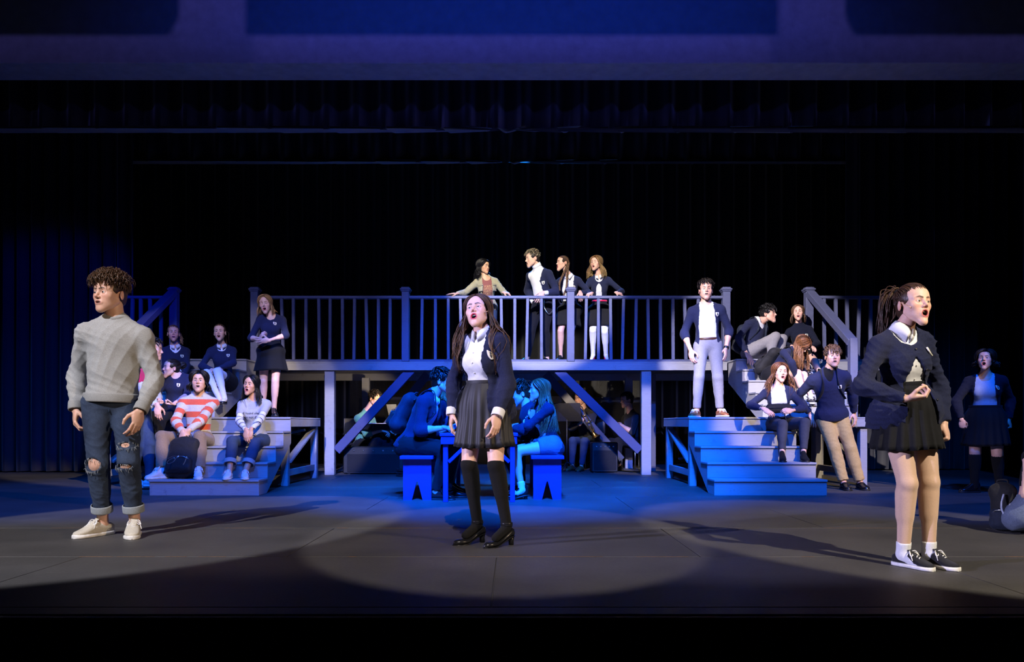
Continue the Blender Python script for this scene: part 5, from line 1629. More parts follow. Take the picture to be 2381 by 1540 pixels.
t = top(f, 'cardigan', 'navy_knit', .021, .93, -.09, arm=.018, wr=.008, wl=.11, flare=.036, bagk=.05, cuts=[front_cut(f, [(.12, .075), (-.02, .085), (-.10, .088), (-.25, .098), (-.50, .14)], x0=-.018)], vox=.0078)
badge(f, t, .125, -.125, .050)
collar(f, 'white_shirt', b, hgt=.034, drop=.052, tip=.034)
for s in 'LR':
    d_ = nrm(f.wr[s] - f.el[s]); band(f, b, 'shirt_cuff', 'white_shirt', f.wr[s] - d_ * .020, d_, .036, .036, .052, .005)
buttons(f, b, 'rubber_white', [(-.004, -.10), (-.004, -.17), (-.004, -.24)], .005, bl_pr)
socks(f, 'black_sock', -.04, name='knee_sock', wr=.0015)
shoe(f, 'pump', ('leather_black', 'leather_black'))
head_mic(f, 1)
hair_long(f, .40, part=.06, wave=.013, vol=1.0, n=210, front=72, wl=.17, jag=.3, spread=.085, tips=(.12, .060, .030))

f = figure('girl with ponytail in navy cardigan, black skirt, tights and canvas plimsolls singing outward', 4.16, 1.58, True, (2108, 963, .02), (2095, 786), (2122, 712, -.03),
   {'L': (2160, 4.14, 0, 52), 'R': (2100, 4.13, 0, 55)},
   {'L': (2196, 988, -.02, (.6, .6, 0), (.15, -.15, -1), (-.7, .7, 0), 'fist'), 'R': (2112, 928, -.20, (-.9, .3, -.1), (1, -.25, .12), (-.1, .3, 1), 'pinch')},
   yaw=36, cyaw=36, hy=40, hp=6, hr=3, skin='pale', mo=.85, hair='brown', vox=.008, hvox=.0027, gaze=(.1, -1, .05), lip=(.50, .13, .13), legs=1.01)
F3 = f
b = top(f, 'blouse', 'white_shirt', .008, .22, .10, arm=.003, wr=.004, wl=.075, under=True, vox=.0078)
bl_pr = f.last
skirt(f, 'black_skirt', .385, (.116, .096), (.205, .180), 20, .085, .175, sharp=.15)
t = top(f, 'cardigan', 'navy_knit', .019, .97, -.075, arm=.016, wr=.009, wl=.10, cuts=[front_cut(f, [(.12, .078), (.02, .075), (-.03, .050), (-.055, -.03), (-.10, -.01), (-.16, .022), (-.26, .062), (-.40, .085), (-.48, .10), (-.70, .15)])], flare=.038, vox=.007, bagk=.05)
badge(f, t, .112, -.10, .046)
collar(f, 'white_shirt', b, hgt=.044, drop=.060, tip=.025, gap=.10)
buttons(f, b, 'rubber_white', [(0, -.17), (0, -.25)], .004, bl_pr)
buttons(f, t, 'rubber_black', [(.012, -.075), (.055, -.20), (.085, -.30), (.105, -.38)], .006)
socks(f, 'nude_tights', -.85, off=.0025, name='tights')
socks(f, 'white_sock', .84, off=.006, name='ankle_sock')
shoe(f, 'sneaker', ('canvas_black', 'rubber_white', 'lace_white'))
head_mic(f, -1)
hair_pony(f, (-.28, .72, .66), .33, 120, back=.06, side=-.045, lw=.0065)

# ---- left stairs
S1, S2, S3, S4 = .174, .348, .522, .696
f = figure('long haired singer in orange and grey striped jumper sitting on the stair', 8.95, 1.72, False, (462, 1022), (462, 929), (463, 889, -.03),
   {'L': (462, 8.40, S1, 0), 'R': (378, 8.40, S1, -55)},
   {'L': (438, 1003, -.38, (.8, .2, -.3), (-.5, -.3, -.8), (-.3, .8, 0), 'rest'), 'R': (424, 1006, -.42, (-.9, .1, -.2), (.15, -.35, -1), (.1, 1, 0), 'rest')},
   knees={'L': (.10, -.6, .8), 'R': (-.55, -.6, .8)}, yaw=-6, cyaw=-4, hy=-8, hp=6, skin='asian', mo=.55, hair='black', build=.92)
top(f, 'striped_jumper', 'striped_knit', .020, .98, -.03, arm=.017, wr=.006, wl=.09, u=True, cuts=[neck_cut(f, .056)])
trousers(f, 'brown_corduroy', .018, .03, 'trousers', 2.2, wr=.005)
socks(f, 'black_sock', .75)
shoe(f, 'hightop', ('canvas_white', 'rubber_white', 'lace_white'))
hair_long(f, .115, part=.05, wave=.009, vol=1.3, n=190, front=62, wl=.10, jag=.3, spread=.03)
SING = f

f = figure('girl with long black hair in grey slogan tee and cuffed jeans sitting on the stair', 8.97, 1.62, True, (594, 1024), (592, 935), (584, 897, -.04),
   {'L': (570, 8.36, S1, 2), 'R': (533, 8.36, S1, -12)},
   {'L': (580, 1006, -.42, (.9, .1, -.2), (-.15, -.3, -1), (-.1, 1, 0), 'relaxed'), 'R': (572, 1002, -.40, (-.9, .1, -.2), (.1, -.25, -1), (.1, 1, 0), 'relaxed')},
   knees={'L': (.25, -.7, .7), 'R': (-.22, -.7, .7)}, yaw=-6, cyaw=-4, hy=-28, hp=4, hr=6, skin='olive', mo=.65, hair='black')
b = top(f, 'long_sleeved_shirt', 'sleeve_stripes', .006, .98, .05, arm=.008, wr=.002, u=True, under=True)
t = top(f, 'slogan_tee', 'grey_jersey', .014, .36, .02, arm=.017, wr=.006, wl=.07, cuts=[neck_cut(f, .056)])
text_on(f, t, ['if found sleeping', 'do not disturb'], 'print_ink', .040, -.155, .0)
kp, kn_ = on_chest(f, f.last, -.0, -.40, .004)
md = MD()
for a in range(5):
    th = a * 1.257; curve(md, [kp + kn_ * .012, kp + np.array([math.cos(th) * .018, -.012, math.sin(th) * .018]), kp + np.array([math.cos(th + .8) * .010, -.016, math.sin(th + .8) * .010])], .008, 6, 8)
md.build('tied_knot', 'grey_jersey', t)
trousers(f, 'jeans_blue', .010, .10, 'jeans', 2.0, cuff='denim_lining')
shoe(f, 'sneaker', ('canvas_white', 'rubber_white', 'lace_white'))
hair_long(f, .27, part=.03, wave=.002, vol=1.0, n=170, front=66, jag=.1)

f = figure('girl with dark bun shouting sideways in navy jumper sitting on the landing edge', 9.55, 1.60, True, (408, 950), (412, 874), (399, 858, -.04),
   {'L': (372, 9.22, .36, -50), 'R': (352, 9.22, .36, -50)},
   {'L': (402, 940, -.34, (.8, .4, -.3), (-.8, -.5, .1), (0, -.3, 1), 'fist'), 'R': (376, 935, -.30, (-.8, .4, -.4), (.2, -.8, -.2), (0, .3, 1), 'fist')},
   knees={'L': (-.3, -.8, .4), 'R': (-.5, -.8, .4)}, yaw=-30, cyaw=-20, hy=-72, hp=4, skin='pale', mo=.9, hair='dark', bust=1.1, build=1.06)
t = top(f, 'jumper', 'navy_knit', .013, .55, -.04, arm=.012, wr=.004, cuts=[front_cut(f, V_ROUND)])
badge(f, t, .07, -.13)
trousers(f, 'black_trousers', .010, .10)
shoe(f, 'boot', ('leather_black', 'rubber_black'))
hair_bun(f, (0, .95, .20), .046)

f = figure('girl with fair ponytail singing, seated high on the left stair behind the bun girl', 10.55, 1.62, True, (410, 886), (408, 812), (403, 777, -.03),
   {'L': (420, 9.98, 1.05, 5), 'R': (396, 9.98, 1.05, -5)},
   {'L': (425, 890, -.35, (.8, .4, -.3), (-.4, -.7, -.3), (0, .3, -1), 'rest'), 'R': (392, 890, -.35, (-.8, .4, -.3), (.4, -.7, -.3), (0, .3, -1), 'rest')},
   knees={'L': (.2, -.7, .7), 'R': (-.2, -.7, .7)}, yaw=0, hy=2, hp=6, skin='olive', mo=.5, hair='lightbrown')
uniform_top(f, V_PEAK)
lap_skirt(f, 'black_skirt', .6)
shoe(f, 'flat', ('leather_black', 'rubber_black'))
hair_pony(f, (.35, .75, .1), .16, 60, tips=(.45, .28, .12), back=.03, side=.07)

f = figure('girl in white tights with hands in lap singing on the left upper stair', 10.40, 1.62, True, (521, 888), (516, 811), (511, 775, -.03),
   {'L': (522, 9.95, 1.046, -10), 'R': (510, 9.95, 1.046, -12)},
   {'L': (508, 858, -.33, (.9, .2, -.2), (-.9, -.3, -.2), (0, .4, -1), 'loose'), 'R': (494, 860, -.33, (-.9, .2, -.2), (.8, -.5, -.1), (0, .4, -1), 'loose')},
   knees={'L': (-.25, -.7, .8), 'R': (-.35, -.7, .8)}, yaw=-12, cyaw=-4, hy=-10, hp=8, hr=-4, skin='pale', mo=.9, hair='lightbrown')
uniform_top(f, V_ROUND, name='jumper', hem=-.06)
lap_skirt(f, 'black_skirt', .62)
socks(f, 'white_tights', -.7, off=.0035, name='tights')
shoe(f, 'flat', ('leather_black', 'rubber_black'))
hair_pony(f, (.2, .85, .1), .20, 55, back=.03, side=.03)

f = figure('blonde girl with clasped hands wincing in song, standing on the left landing', 9.95, 1.63, True, (630, 818), (631, 738), (617, 708, -.06),
   {'L': (637, 9.90, LZ, 8), 'R': (612, 9.98, LZ, -12)},
   {'L': (624, 792, -.26, (.9, .2, -.15), (-.9, -.3, -.1), (-.1, .8, .3), 'spread'), 'R': (604, 788, -.24, (-.7, .3, -.6), (.5, -.4, .6), (.7, .5, 0), 'grip')},
   yaw=-6, cyaw=-10, hy=-12, hp=-6, hr=-7, skin='pale', mo=.75, hair='blonde', eyes='shut')
t = top(f, 'jumper', 'navy_knit', .012, .62, -.02, arm=.012, wr=.004, cuts=[front_cut(f, V_ROUND)])
badge(f, t, .065, -.10)
skirt(f, 'black_skirt', .40, (.118, .095), (.225, .18), 10, .03, .13, sharp=.1, n=90)
shoe(f, 'boot', ('leather_black', 'rubber_black'))
hair_long(f, .16, part=.04, wave=.003, vol=1.0, n=150, front=66, jag=.15)

f = figure('dark haired person in profile half hidden behind the man in the sweatshirt', 9.05, 1.74, False, (322, 958), (334, 862), (354, 814, -.02),
   {'L': (348, 8.98, 0, 60), 'R': (312, 9.05, 0, 55)},
   {'R': (366, 945, -.22, (-.4, .6, -.3), (.10, -.1, -1), (-.2, .9, 0), 'relaxed'), 'L': (338, 955, .12, (.2, .8, -.2), (.1, -.1, -1), (-.2, -.9, 0), 'relaxed')},
   yaw=55, cyaw=60, hy=78, hp=-4, skin='fair', mo=.1, hair='dark')
top(f, 'shirt', 'lightblue_shirt', .008, .92, .0, arm=.012)
top(f, 'waistcoat', 'magenta_knit', .016, .22, .06, arm=.016)
trousers(f, 'jeans_blue', .012, .03, 'jeans')
shoe(f, 'sneaker', ('canvas_white', 'rubber_white', 'lace_white'))
hair_short(f, .05, .022, .6, .5, .4)

# ---- upper level
f = figure('girl with curly black hair and olive jacket gripping the platform railing with both hands', 11.88, 1.62, True, (1132, 716), (1131, 651, -.10), (1124, 622, -.10),
   {'L': (1146, 11.85, DZ, 10), 'R': (1118, 11.85, DZ, -10)},
   {'L': (1172, 681, -.30, (.5, .6, -.5), (.9, -.25, -.15), (0, .3, -1), 'grip'), 'R': (1062, 683, -.30, (-.5, .6, -.5), (-.95, -.2, -.05), (0, .3, -1), 'flat')},
   yaw=6, cyaw=8, hy=46, hp=-2, skin=(.62, .36, .22), mo=0, hair='black', hvox=.0044)
t = top(f, 'printed_tee', 'maroon_tee', .007, .3, .0, arm=.006, wr=.003, cuts=[neck_cut(f, .054)], under=True)
text_on(f, t, ['OCATC', 'OATCE', 'SOATC', 'OCATC', 'OATCE', 'SOATC'], 'print_gold', .044, -.115, 0, .86, lift=.003)
j = top(f, 'field_jacket', 'olive_drill', .022, .95, -.26, arm=.020, wr=.008, wl=.07, cuts=[front_cut(f, [(.12, .060), (-.1, .075), (-.3, .085), (-.6, .12)])], flare=.012)
for x in (-.11, .11):
    p, n_ = on_chest(f, f.last, x, -.13, .004); md = MD(); R = np.stack([nrm(np.cross((0, 0, 1), n_)), n_, np.cross(nrm(np.cross((0, 0, 1), n_)), n_)], 1)
    box(md, *p, .085, .012, .095, .004, R); box(md, *(p + (0, -.004, .05)), .09, .012, .03, .004, R); md.build('chest_pocket', 'olive_drill', j)
trousers(f, 'jeans_blue', .010, .03, 'jeans')
shoe(f, 'sneaker', ('canvas_white', 'rubber_white', 'lace_white'))
hair_long(f, .25, part=.0, wave=.013, vol=1.3, n=260, front=76, wl=.055, curl=.4, jag=.3, spread=.03)

f = figure('boy in white polo neck and off shoulder navy cardigan leaning on the platform railing', 11.92, 1.80, False, (1262, 708), (1253, 633, -.10), (1239, 603, -.14),
   {'L': (1272, 11.95, DZ, -30), 'R': (1226, 12.0, DZ, -65)},
   {'L': (1262, 682, -.34, (.9, .4, -.2), (-.55, -.45, -.75), (-.2, .9, -.3), 'rest'), 'R': (1240, 706, .18, (-.3, .9, 0), DOWN, (.8, 0, 0), 'relaxed')},
   yaw=-30, cyaw=-38, hy=-70, hp=-8, skin='pale', mo=.3, hair='dark', hvox=.0044)
b = top(f, 'polo_neck', 'white_tee', .008, .98, -.02, arm=.008, wr=.004, neck=.80, under=True)
band(f, b, 'rolled_collar', 'white_tee', f.nb + (f.nt - f.nb) * .62, nrm(f.nt - f.nb), f.nr * 1.14, f.nr * 1.14, .050, .006)
t = top(f, 'cardigan', 'navy_knit', .018, .86, -.08, arm=.017, wr=.005, cuts=[front_cut(f, [(.12, .13), (-.04, .125), (-.12, .10), (-.2, .11), (-.5, .15)], x0=-.035)])
badge(f, t, .118, -.16)
trousers(f, 'black_trousers', .012, .03)
shoe(f, 'oxford', ('leather_black', 'rubber_black'))
hair_short(f, .050, .012, .7, .45, .25, 520, tips=(.42, .34, .22), hairline=.56)
md = MD(); p = f.pel + f.Rp @ np.array([.10, -.12, .06])
curve(md, [p, p + (.00, -.02, -.12), p + (.07, -.02, -.22), p + (.14, .02, -.14), p + (.15, .06, -.02)], .006, 6, 26); md.build('wallet_chain', 'metal', f.ob)

f = figure('girl with two long plaits shouting at the platform railing in navy cardigan', 11.92, 1.63, True, (1325, 720), (1324, 648, -.10), (1309, 613, -.14),
   {'L': (1330, 11.95, DZ, -10, 0, .04), 'R': (1304, 11.92, DZ, -40, 0, .04)},
   {'L': (1349, 680, -.34, (.8, .5, -.3), (.1, -.55, -.8), (0, .9, -.4), 'rest'), 'R': (1300, 690, .10, (-.7, .6, 0), DOWN, (.8, 0, 0), 'relaxed')},
   yaw=-15, cyaw=-18, hy=-64, hp=2, skin='fair', mo=.8, hair='lightbrown', hvox=.0044)
b, t = uniform_top(f, [(.12, .08), (-.02, .085), (-.10, .085), (-.3, .09), (-.5, .13)], hem=-.08, bx=.105, bz=-.13)
skirt(f, 'charcoal_skirt', .40, (.118, .096), (.19, .16), 14, .05, .12, sharp=.4)
shoe(f, 'boot', ('leather_black', 'rubber_black'))
hair_braids(f, [[W(1319, 640, 11.72), W(1317, 668, 11.60), W(1309, 692, 11.62)], [W(1304, 650, 11.68), W(1301, 660, 11.63), W(1302, 676, 11.60)]])

f = figure('girl with wavy honey blonde hair and pink court shoes at the platform railing', 11.92, 1.62, True, (1394, 722), (1394, 648, -.06), (1386, 614, -.10),
   {'L': (1409, 11.95, DZ, 12, 0, .07), 'R': (1379, 11.92, DZ, -15, 0, .07)},
   {'L': (1434, 681, -.32, (.8, .5, -.3), (.8, -.4, -.3), (0, .6, -.8), 'grip'), 'R': (1375, 682, -.34, (-.7, .6, -.3), (-.6, -.5, -.3), (0, .6, -.8), 'grip')},
   yaw=-4, cyaw=-6, hy=-26, hp=5, skin='fair', mo=.75, hair='darkblonde', hvox=.0044)
b, t = uniform_top(f, [(.12, .07), (.0, .066), (-.05, .03), (-.06, -.02), (-.085, .006), (-.14, .035), (-.24, .042), (-.30, .042), (-.5, .06)], hem=.06, badge_on=False)
skirt(f, 'charcoal_skirt', .42, (.112, .093), (.19, .16), 14, .04, .14, sharp=.2)
band(f, f.ob, 'pink_belt', 'pink_ribbon', f.pel + f.Rp[:, 2] * .145, f.Rp[:, 2], .119, .102, .022, .005, f.Rp)
socks(f, 'white_tights', -.75, off=.003, name='tights')
shoe(f, 'heel', ('patent_pink', 'patent_pink'))
hair_long(f, .27, part=-.06, wave=.014, vol=1.25, n=190, front=64, wl=.13, tips=(.46, .28, .10), jag=.25, spread=.06)

# ---- at the table
f = figure('boy in spectacles hunched over the plank table wearing a blue backpack', 7.98, 1.80, False, (956, 1034), (1002, 930), (1027, 889, .0),
   {'L': (1040, 8.05, 0, 78), 'R': (1012, 7.78, 0, 72)},
   {'R': (1036, 995, -.22, (-.5, -.2, -.8), (.75, .5, -.2), (.2, .5, -.8), 'loose'), 'L': (1058, 992, .2, (-.4, .3, -.8), (.8, -.3, .2), (0, -.6, -.6), 'loose')},
   knees={'L': (.8, .0, .6), 'R': (.8, -.2, .6)}, yaw=72, cyaw=70, hy=82, hp=-4, skin='fair', mo=.12, hair='dark', build=1.06)
b, t = uniform_top(f, V_OPEN, sleeve=.68, hem=-.06, off=.020, arm=.018, badge_on=False, wr=.007, col=True)
trousers(f, 'black_trousers', .016, .01, wr=.006)
shoe(f, 'oxford', ('leather_black', 'rubber_black', 'black_cloth'))
spectacles(f)
hair_short(f, .055, .022, .8, .40, .35, 560, hairline=.52, fringe=.3)
worn_pack(f, 'dark blue backpack worn by the boy hunched over the table', (.30, .16, .46), 'pack_blue', 'pack_dark', .02)

f = figure('girl half hidden behind the boy with the backpack at the table', 8.55, 1.62, True, (985, 1028), (1035, 945), (1052, 908, .0),
   {'L': (1050, 8.6, 0, 80), 'R': (1042, 8.45, 0, 75)},
   {'R': (1062, 990, -.1, (-.5, -.2, -.8), (.8, .3, -.2), (.2, .5, -.8), 'loose'), 'L': (1070, 988, .2, (-.4, .3, -.8), (.8, -.3, .2), (0, -.6, -.6), 'loose')},
   knees={'L': (.8, .0, .6), 'R': (.8, -.2, .6)}, yaw=80, cyaw=75, hy=85, hp=-8, skin='pale', mo=.1, hair='darkblonde', hvox=.0060)
uniform_top(f, V_OPEN, sleeve=.95, hem=-.06, badge_on=False)
lap_skirt(f, 'black_skirt', .7)
shoe(f, 'boot', ('leather_black', 'rubber_black'))
hair_long(f, .30, n=110, wave=.005)

f = figure('girl with very long straight hair, fist at her chin, seated at the table', 7.98, 1.64, True, (1278, 1036), (1264, 946), (1254, 909, .0),
   {'L': (1214, 7.82, 0, -72, .0, .03), 'R': (1208, 8.15, 0, -78, 0, .03)},
   {'L': (1226, 985, .08, (-.5, -.7, -.5), (.3, .8, .2), (-.3, .3, .8), 'loose'), 'R': (1238, 972, .10, (-.6, .2, -.8), (.15, -.2, 1), (-.2, .9, 0), 'fist')},
   knees={'L': (-.8, .0, .6), 'R': (-.8, .1, .6)}, yaw=-76, cyaw=-70, hy=-82, hp=4, skin='pale', mo=.55, hair='darkblonde')
b, t = uniform_top(f, V_OPEN, sleeve=.96, hem=-.10, badge_on=False, col=False, off=.018, arm=.015)
lap_skirt(f, 'jeans_light', .35, name='shorts', off=.010, flare=.006)
socks(f, 'white_sock', .80, off=.008, wr=.002)
shoe(f, 'boot', ('leather_black', 'rubber_black'))
hair_long(f, .52, part=.0, wave=.003, vol=.9, n=210, front=84, jag=.12, spread=.05)

f = figure('boy with swept up short hair leaning over the table beside the long haired girl', 8.45, 1.74, False, (1262, 1030), (1228, 958), (1210, 918, .0),
   {'L': (1205, 8.3, 0, -75), 'R': (1210, 8.6, 0, -78)},
   {'L': (1195, 995, -.12, (-.2, -.8, -.5), (-.8, .3, -.2), (.1, .4, -.8), 'loose'), 'R': (1190, 992, .2, (0, .5, -.8), (-.8, -.2, -.2), (0, -.4, -.8), 'loose')},
   knees={'L': (-.8, .0, .6), 'R': (-.8, .1, .6)}, yaw=-75, cyaw=-68, hy=-80, hp=-16, skin='pale', mo=.08, hair='brown')
top(f, 'jumper', 'navy_knit', .018, .95, -.04, arm=.016, wr=.006)
trousers(f, 'black_trousers', .012, .03)
shoe(f, 'oxford', ('leather_black', 'rubber_black'))
hair_short(f, .050, .008, .7, .7, .2, 480, hairline=.56)

f = figure('curly dark haired person between the boy and the long haired girl at the table', 8.95, 1.62, True, (1275, 1025), (1246, 952), (1234, 913, .0),
   {'L': (1215, 8.8, 0, -75), 'R': (1212, 9.05, 0, -78)},
   {'L': (1205, 990, -.12, (-.2, -.8, -.5), (-.8, .3, -.2), (.1, .4, -.8), 'loose'), 'R': (1200, 988, .2, (0, .5, -.8), (-.8, -.2, -.2), (0, -.4, -.8), 'loose')},
   knees={'L': (-.8, .0, .6), 'R': (-.8, .1, .6)}, yaw=-75, cyaw=-68, hy=-88, hp=-6, skin='olive', mo=.1, hair='dark', hvox=.0060)
top(f, 'jumper', 'navy_knit', .016, .95, -.04, arm=.014)
trousers(f, 'black_trousers', .012, .03)
shoe(f, 'flat', ('leather_black', 'rubber_black'))
hair_long(f, .06, n=120, wave=.014, curl=.6, wl=.05, vol=1.5, spread=.04)

# ---- the band under the platform
f = figure('smiling pianist in spectacles and green henley bent over the keyboard', 12.45, 1.78, False, (842, 1036), (849, 968), (871, 929, -.02),
   {'L': (882, 12.35, 0, 50), 'R': (862, 12.1, 0, 45)},
   {'L': (905, 998, .05, (.2, .2, -.9), (.9, -.1, -.2), (0, 0, -1), 'loose'), 'R': (888, 1002, -.25, (-.3, -.2, -.9), (.9, -.1, -.2), (0, 0, -1), 'loose')},
   knees={'L': (.7, .0, .6), 'R': (.6, -.3, .6)}, yaw=60, cyaw=52, hy=52, hp=-14, skin='fair', mo=.15, hair='dark', hvox=.0055)
top(f, 'henley_top', 'green_jersey', .012, .72, -.04, arm=.012, wr=.005)
trousers(f, 'black_trousers', .012, .03)
shoe(f, 'oxford', ('leather_black', 'rubber_black'))
spectacles(f)
hair_short(f, .045, .02, .7, .55, .4)

f = figure('trombone player in dark top and jeans seated under the platform', 12.9, 1.74, False, (1368, 1026), (1358, 962), (1350, 928, .0),
   {'L': (1352, 12.5, 0, -20), 'R': (1330, 12.6, 0, -30)},
   {'L': (1352, 968, -.22, (.5, -.3, -.7), (-.2, -.2, 1), (-.8, 0, 0), 'grip'), 'R': (1350, 985, -.32, (-.6, .2, -.6), (.3, -.3, .8), (.5, .5, 0), 'grip')},
   knees={'L': (-.3, -.8, .4), 'R': (-.5, -.8, .4)}, yaw=-35, cyaw=-30, hy=-40, hp=-8, skin='fair', mo=.05, hair='dark', hvox=.0060)
top(f, 'jumper', 'dark_top', .012, .9, -.04, arm=.012)
trousers(f, 'jeans_blue', .012, .03, 'jeans')
shoe(f, 'oxford', ('leather_tan', 'rubber_black'))
hair_short(f, .04, .02)
def trombone():
    o = empty('trombone', W(1368, 1005, 12.5), 'brass trombone held by the seated player', 'trombone')
    P = lambda a, b, c=12.52: W(a, b, c)
    md = MD(); curve(md, [P(1347, 952), P(1372, 1000), P(1377, 1004), P(1381, 1000), P(1376, 990), P(1352, 945)], .010, 8, 60); md.build('slide_tube', 'gold', o)
    md = MD(); curve(md, [P(1352, 945), P(1349, 946), P(1346, 950), P(1347, 955)], .010, 8, 20); md.build('tuning_bend', 'gold', o)
    md = MD(); ax = nrm(P(1380, 1003) - P(1362, 972)); x = nrm(np.cross(ax, (0, 1, 0))); y = np.cross(ax, x); th = np.arange(20) / 20 * 2 * np.pi
    rings = [P(1370, 990) + ax * t * .22 + (np.cos(th)[:, None] * x + np.sin(th)[:, None] * y) * r for t, r in ((0, .010), (.3, .014), (.6, .025), (.8, .042), (.93, .066), (1, .085), (.985, .083), (.9, .055), (.7, .025))]
    loft(md, np.array(rings), cap=False); md.build('bell', 'gold', o)
    for a, b in (((1356, 968), (1364, 964)), ((1364, 984), (1376, 978))):
        md = MD(); curve(md, [P(*a), P(*b)], .008, 8); md.build('brace_bar', 'gold', o)
trombone()
f = figure('musician in black half hidden behind the platform post', 13.0, 1.75, False, (1478, 1030), (1466, 966), (1458, 932, .0),
   {'L': (1436, 12.6, 0, -60), 'R': (1440, 12.9, 0, -70)},
   {'L': (1440, 985, -.2, (.5, -.3, -.7), (-.8, -.2, .1), (0, 0, -1), 'grip'), 'R': (1435, 985, .1, (-.2, .2, -.9), (-.8, -.2, .1), (0, 0, -1), 'grip')},
   knees={'L': (-.8, -.3, .5), 'R': (-.8, -.1, .5)}, yaw=-60, cyaw=-55, hy=-65, hp=-6, skin='fair', mo=.05, hair='dark', hvox=.0060)
top(f, 'shirt', 'dark_top', .012, .6, -.04, arm=.012); trousers(f, 'black_trousers', .012, .03); shoe(f, 'oxford', ('leather_black', 'rubber_black')); hair_short(f, .04, .02)

# ---- right stairs
f = figure('boy in white tee, open cardigan and stone chinos standing on the right landing', 9.85, 1.78, False, (1646, 803), (1642, 714), (1641, 677, -.02),
   {'L': (1674, 9.85, LZ, 25), 'R': (1620, 9.85, LZ, -22)},
   {'L': (1688, 812, -.04, (.7, .5, 0), (-.05, -.15, -1), (-.7, .6, 0), 'relaxed'), 'R': (1606, 816, -.06, (-.7, .5, 0), (.1, -.15, -1), (.7, .6, 0), 'relaxed')},
   yaw=3, cyaw=4, hy=6, hp=4, skin='fair', mo=.35, hair='dark', hvox=.0044)
b = top(f, 'tee_shirt', 'white_tee', .010, .3, .06, arm=.006, wr=.005, cuts=[neck_cut(f, .056)], under=True)
t = top(f, 'cardigan', 'navy_knit', .016, .68, -.02, arm=.014, wr=.005, cuts=[front_cut(f, [(.12, .075), (-.02, .080), (-.10, .088), (-.25, .10), (-.4, .10), (-.6, .12)])], flare=.008)
badge(f, t, .122, -.11)
tr = trousers(f, 'stone_chino', .012, .03, taper=1.4, waist=.075)
band(f, tr, 'belt', 'leather_brown', f.pel + f.Rp[:, 2] * .075, f.Rp[:, 2], .142, .112, .034, .005, f.Rp)
d_ = nrm(f.wr['L'] - f.el['L']); band(f, f.ob, 'wristwatch', 'leather_black', f.wr['L'] - d_ * .02, d_, .031, .029, .03, .005)
shoe(f, 'oxford', ('leather_tan', 'rubber_white', 'lace_white'))
hair_short(f, .048, .014, .6, .6, .25, 520, hairline=.58)

f = figure('boy crouching sideways on the top stair with a hand on the step', 11.12, 1.72, False, (1750, 818), (1760, 752), (1786, 732, -.02),
   {'L': (1812, 10.92, 1.566, 60), 'R': (1785, 10.88, 1.566, 55)},
   {'R': (1736, 822, -.22, (-.5, -.2, -.2), (.35, -.3, -.85), (.1, .2, -.9), 'spread'), 'L': (1800, 790, .1, (.3, .6, -.5), (.6, -.3, -.4), (0, 0, -1), 'loose')},
   knees={'L': (.5, .1, .9), 'R': (.4, -.1, .95)}, yaw=58, cyaw=50, hy=72, hp=4, skin='fair', mo=.5, hair='black', hvox=.0044)
b, t = uniform_top(f, V_NECK, sleeve=.93, hem=-.03, name='jumper', badge_on=False)
trousers(f, 'stone_chino', .014, .03, wr=.005)
shoe(f, 'sneaker', ('canvas_black', 'rubber_white', 'lace_white'))
hair_short(f, .055, .028, .7, .55, .45, 560, hairline=.5, fringe=.4)
worn_pack(f, 'dark backpack worn by the crouching boy on the top stair', (.30, .17, .44), 'pack_blue', 'pack_dark', .02)

f = figure('girl with straight light brown hair singing on the top stair beside the crouching boy', 11.25, 1.62, True, (1864, 824), (1858, 764), (1856, 729, -.04),
   {'L': (1908, 10.55, 1.392, 25), 'R': (1884, 10.50, 1.392, 10)},
   {'L': (1884, 805, -.35, (.8, .3, -.3), (.2, -.8, -.3), (0, 0, -1), 'rest'), 'R': (1842, 805, -.30, (-.8, .3, -.3), (.4, -.8, -.3), (0, 0, -1), 'rest')},
   knees={'L': (.4, -.6, .7), 'R': (.25, -.6, .7)}, yaw=12, cyaw=4, hy=-2, hp=6, hr=-3, skin='pale', mo=.75, hair='lightbrown', hvox=.0044)
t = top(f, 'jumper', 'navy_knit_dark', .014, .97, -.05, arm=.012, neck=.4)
badge(f, t, .09, -.13)
lap_skirt(f, 'black_skirt', .45)
socks(f, 'black_sock', .85, off=.006)
shoe(f, 'sneaker', ('canvas_black', 'rubber_black', 'lace_white'))
hair_long(f, .15, part=.04, wave=.004, n=130, front=64)

f = figure('girl bent double on the right stair with copper hair hanging forward', 10.50, 1.62, True, (1800, 872), (1838, 822, -.12), (1864, 802, -.18),
   {'L': (1888, 10.05, 1.044, 30), 'R': (1872, 9.98, 1.044, 35)},
   {'R': (1852, 880, -.35, (.1, -.5, -.5), (.55, -.3, -.8), (.3, .8, 0), 'relaxed'), 'L': (1870, 880, -.2, (.6, .4, -.5), (.3, -.3, -.9), (-.3, .8, 0), 'relaxed')},
   knees={'L': (.7, -.5, .6), 'R': (.7, -.6, .5)}, yaw=58, cyaw=55, hy=62, hp=-52, skin='pale', mo=.0, hair='auburn', hvox=.0055)
t = top(f, 'jumper', 'navy_knit', .014, .95, -.04, arm=.013, wr=.005)
lap_skirt(f, 'black_skirt', .55)
socks(f, 'white_sock', .85, off=.006)
shoe(f, 'sneaker', ('canvas_black', 'rubber_white', 'lace_white'))
hair_long(f, .36, part=0, wave=.012, vol=1.2, n=190, front=40, wl=.11, tips=(.34, .15, .05), jag=.2, spread=.04)
worn_pack(f, 'black backpack on the girl bent double on the stair', (.30, .17, .44), 'pack_black', 'pack_dark', .04)

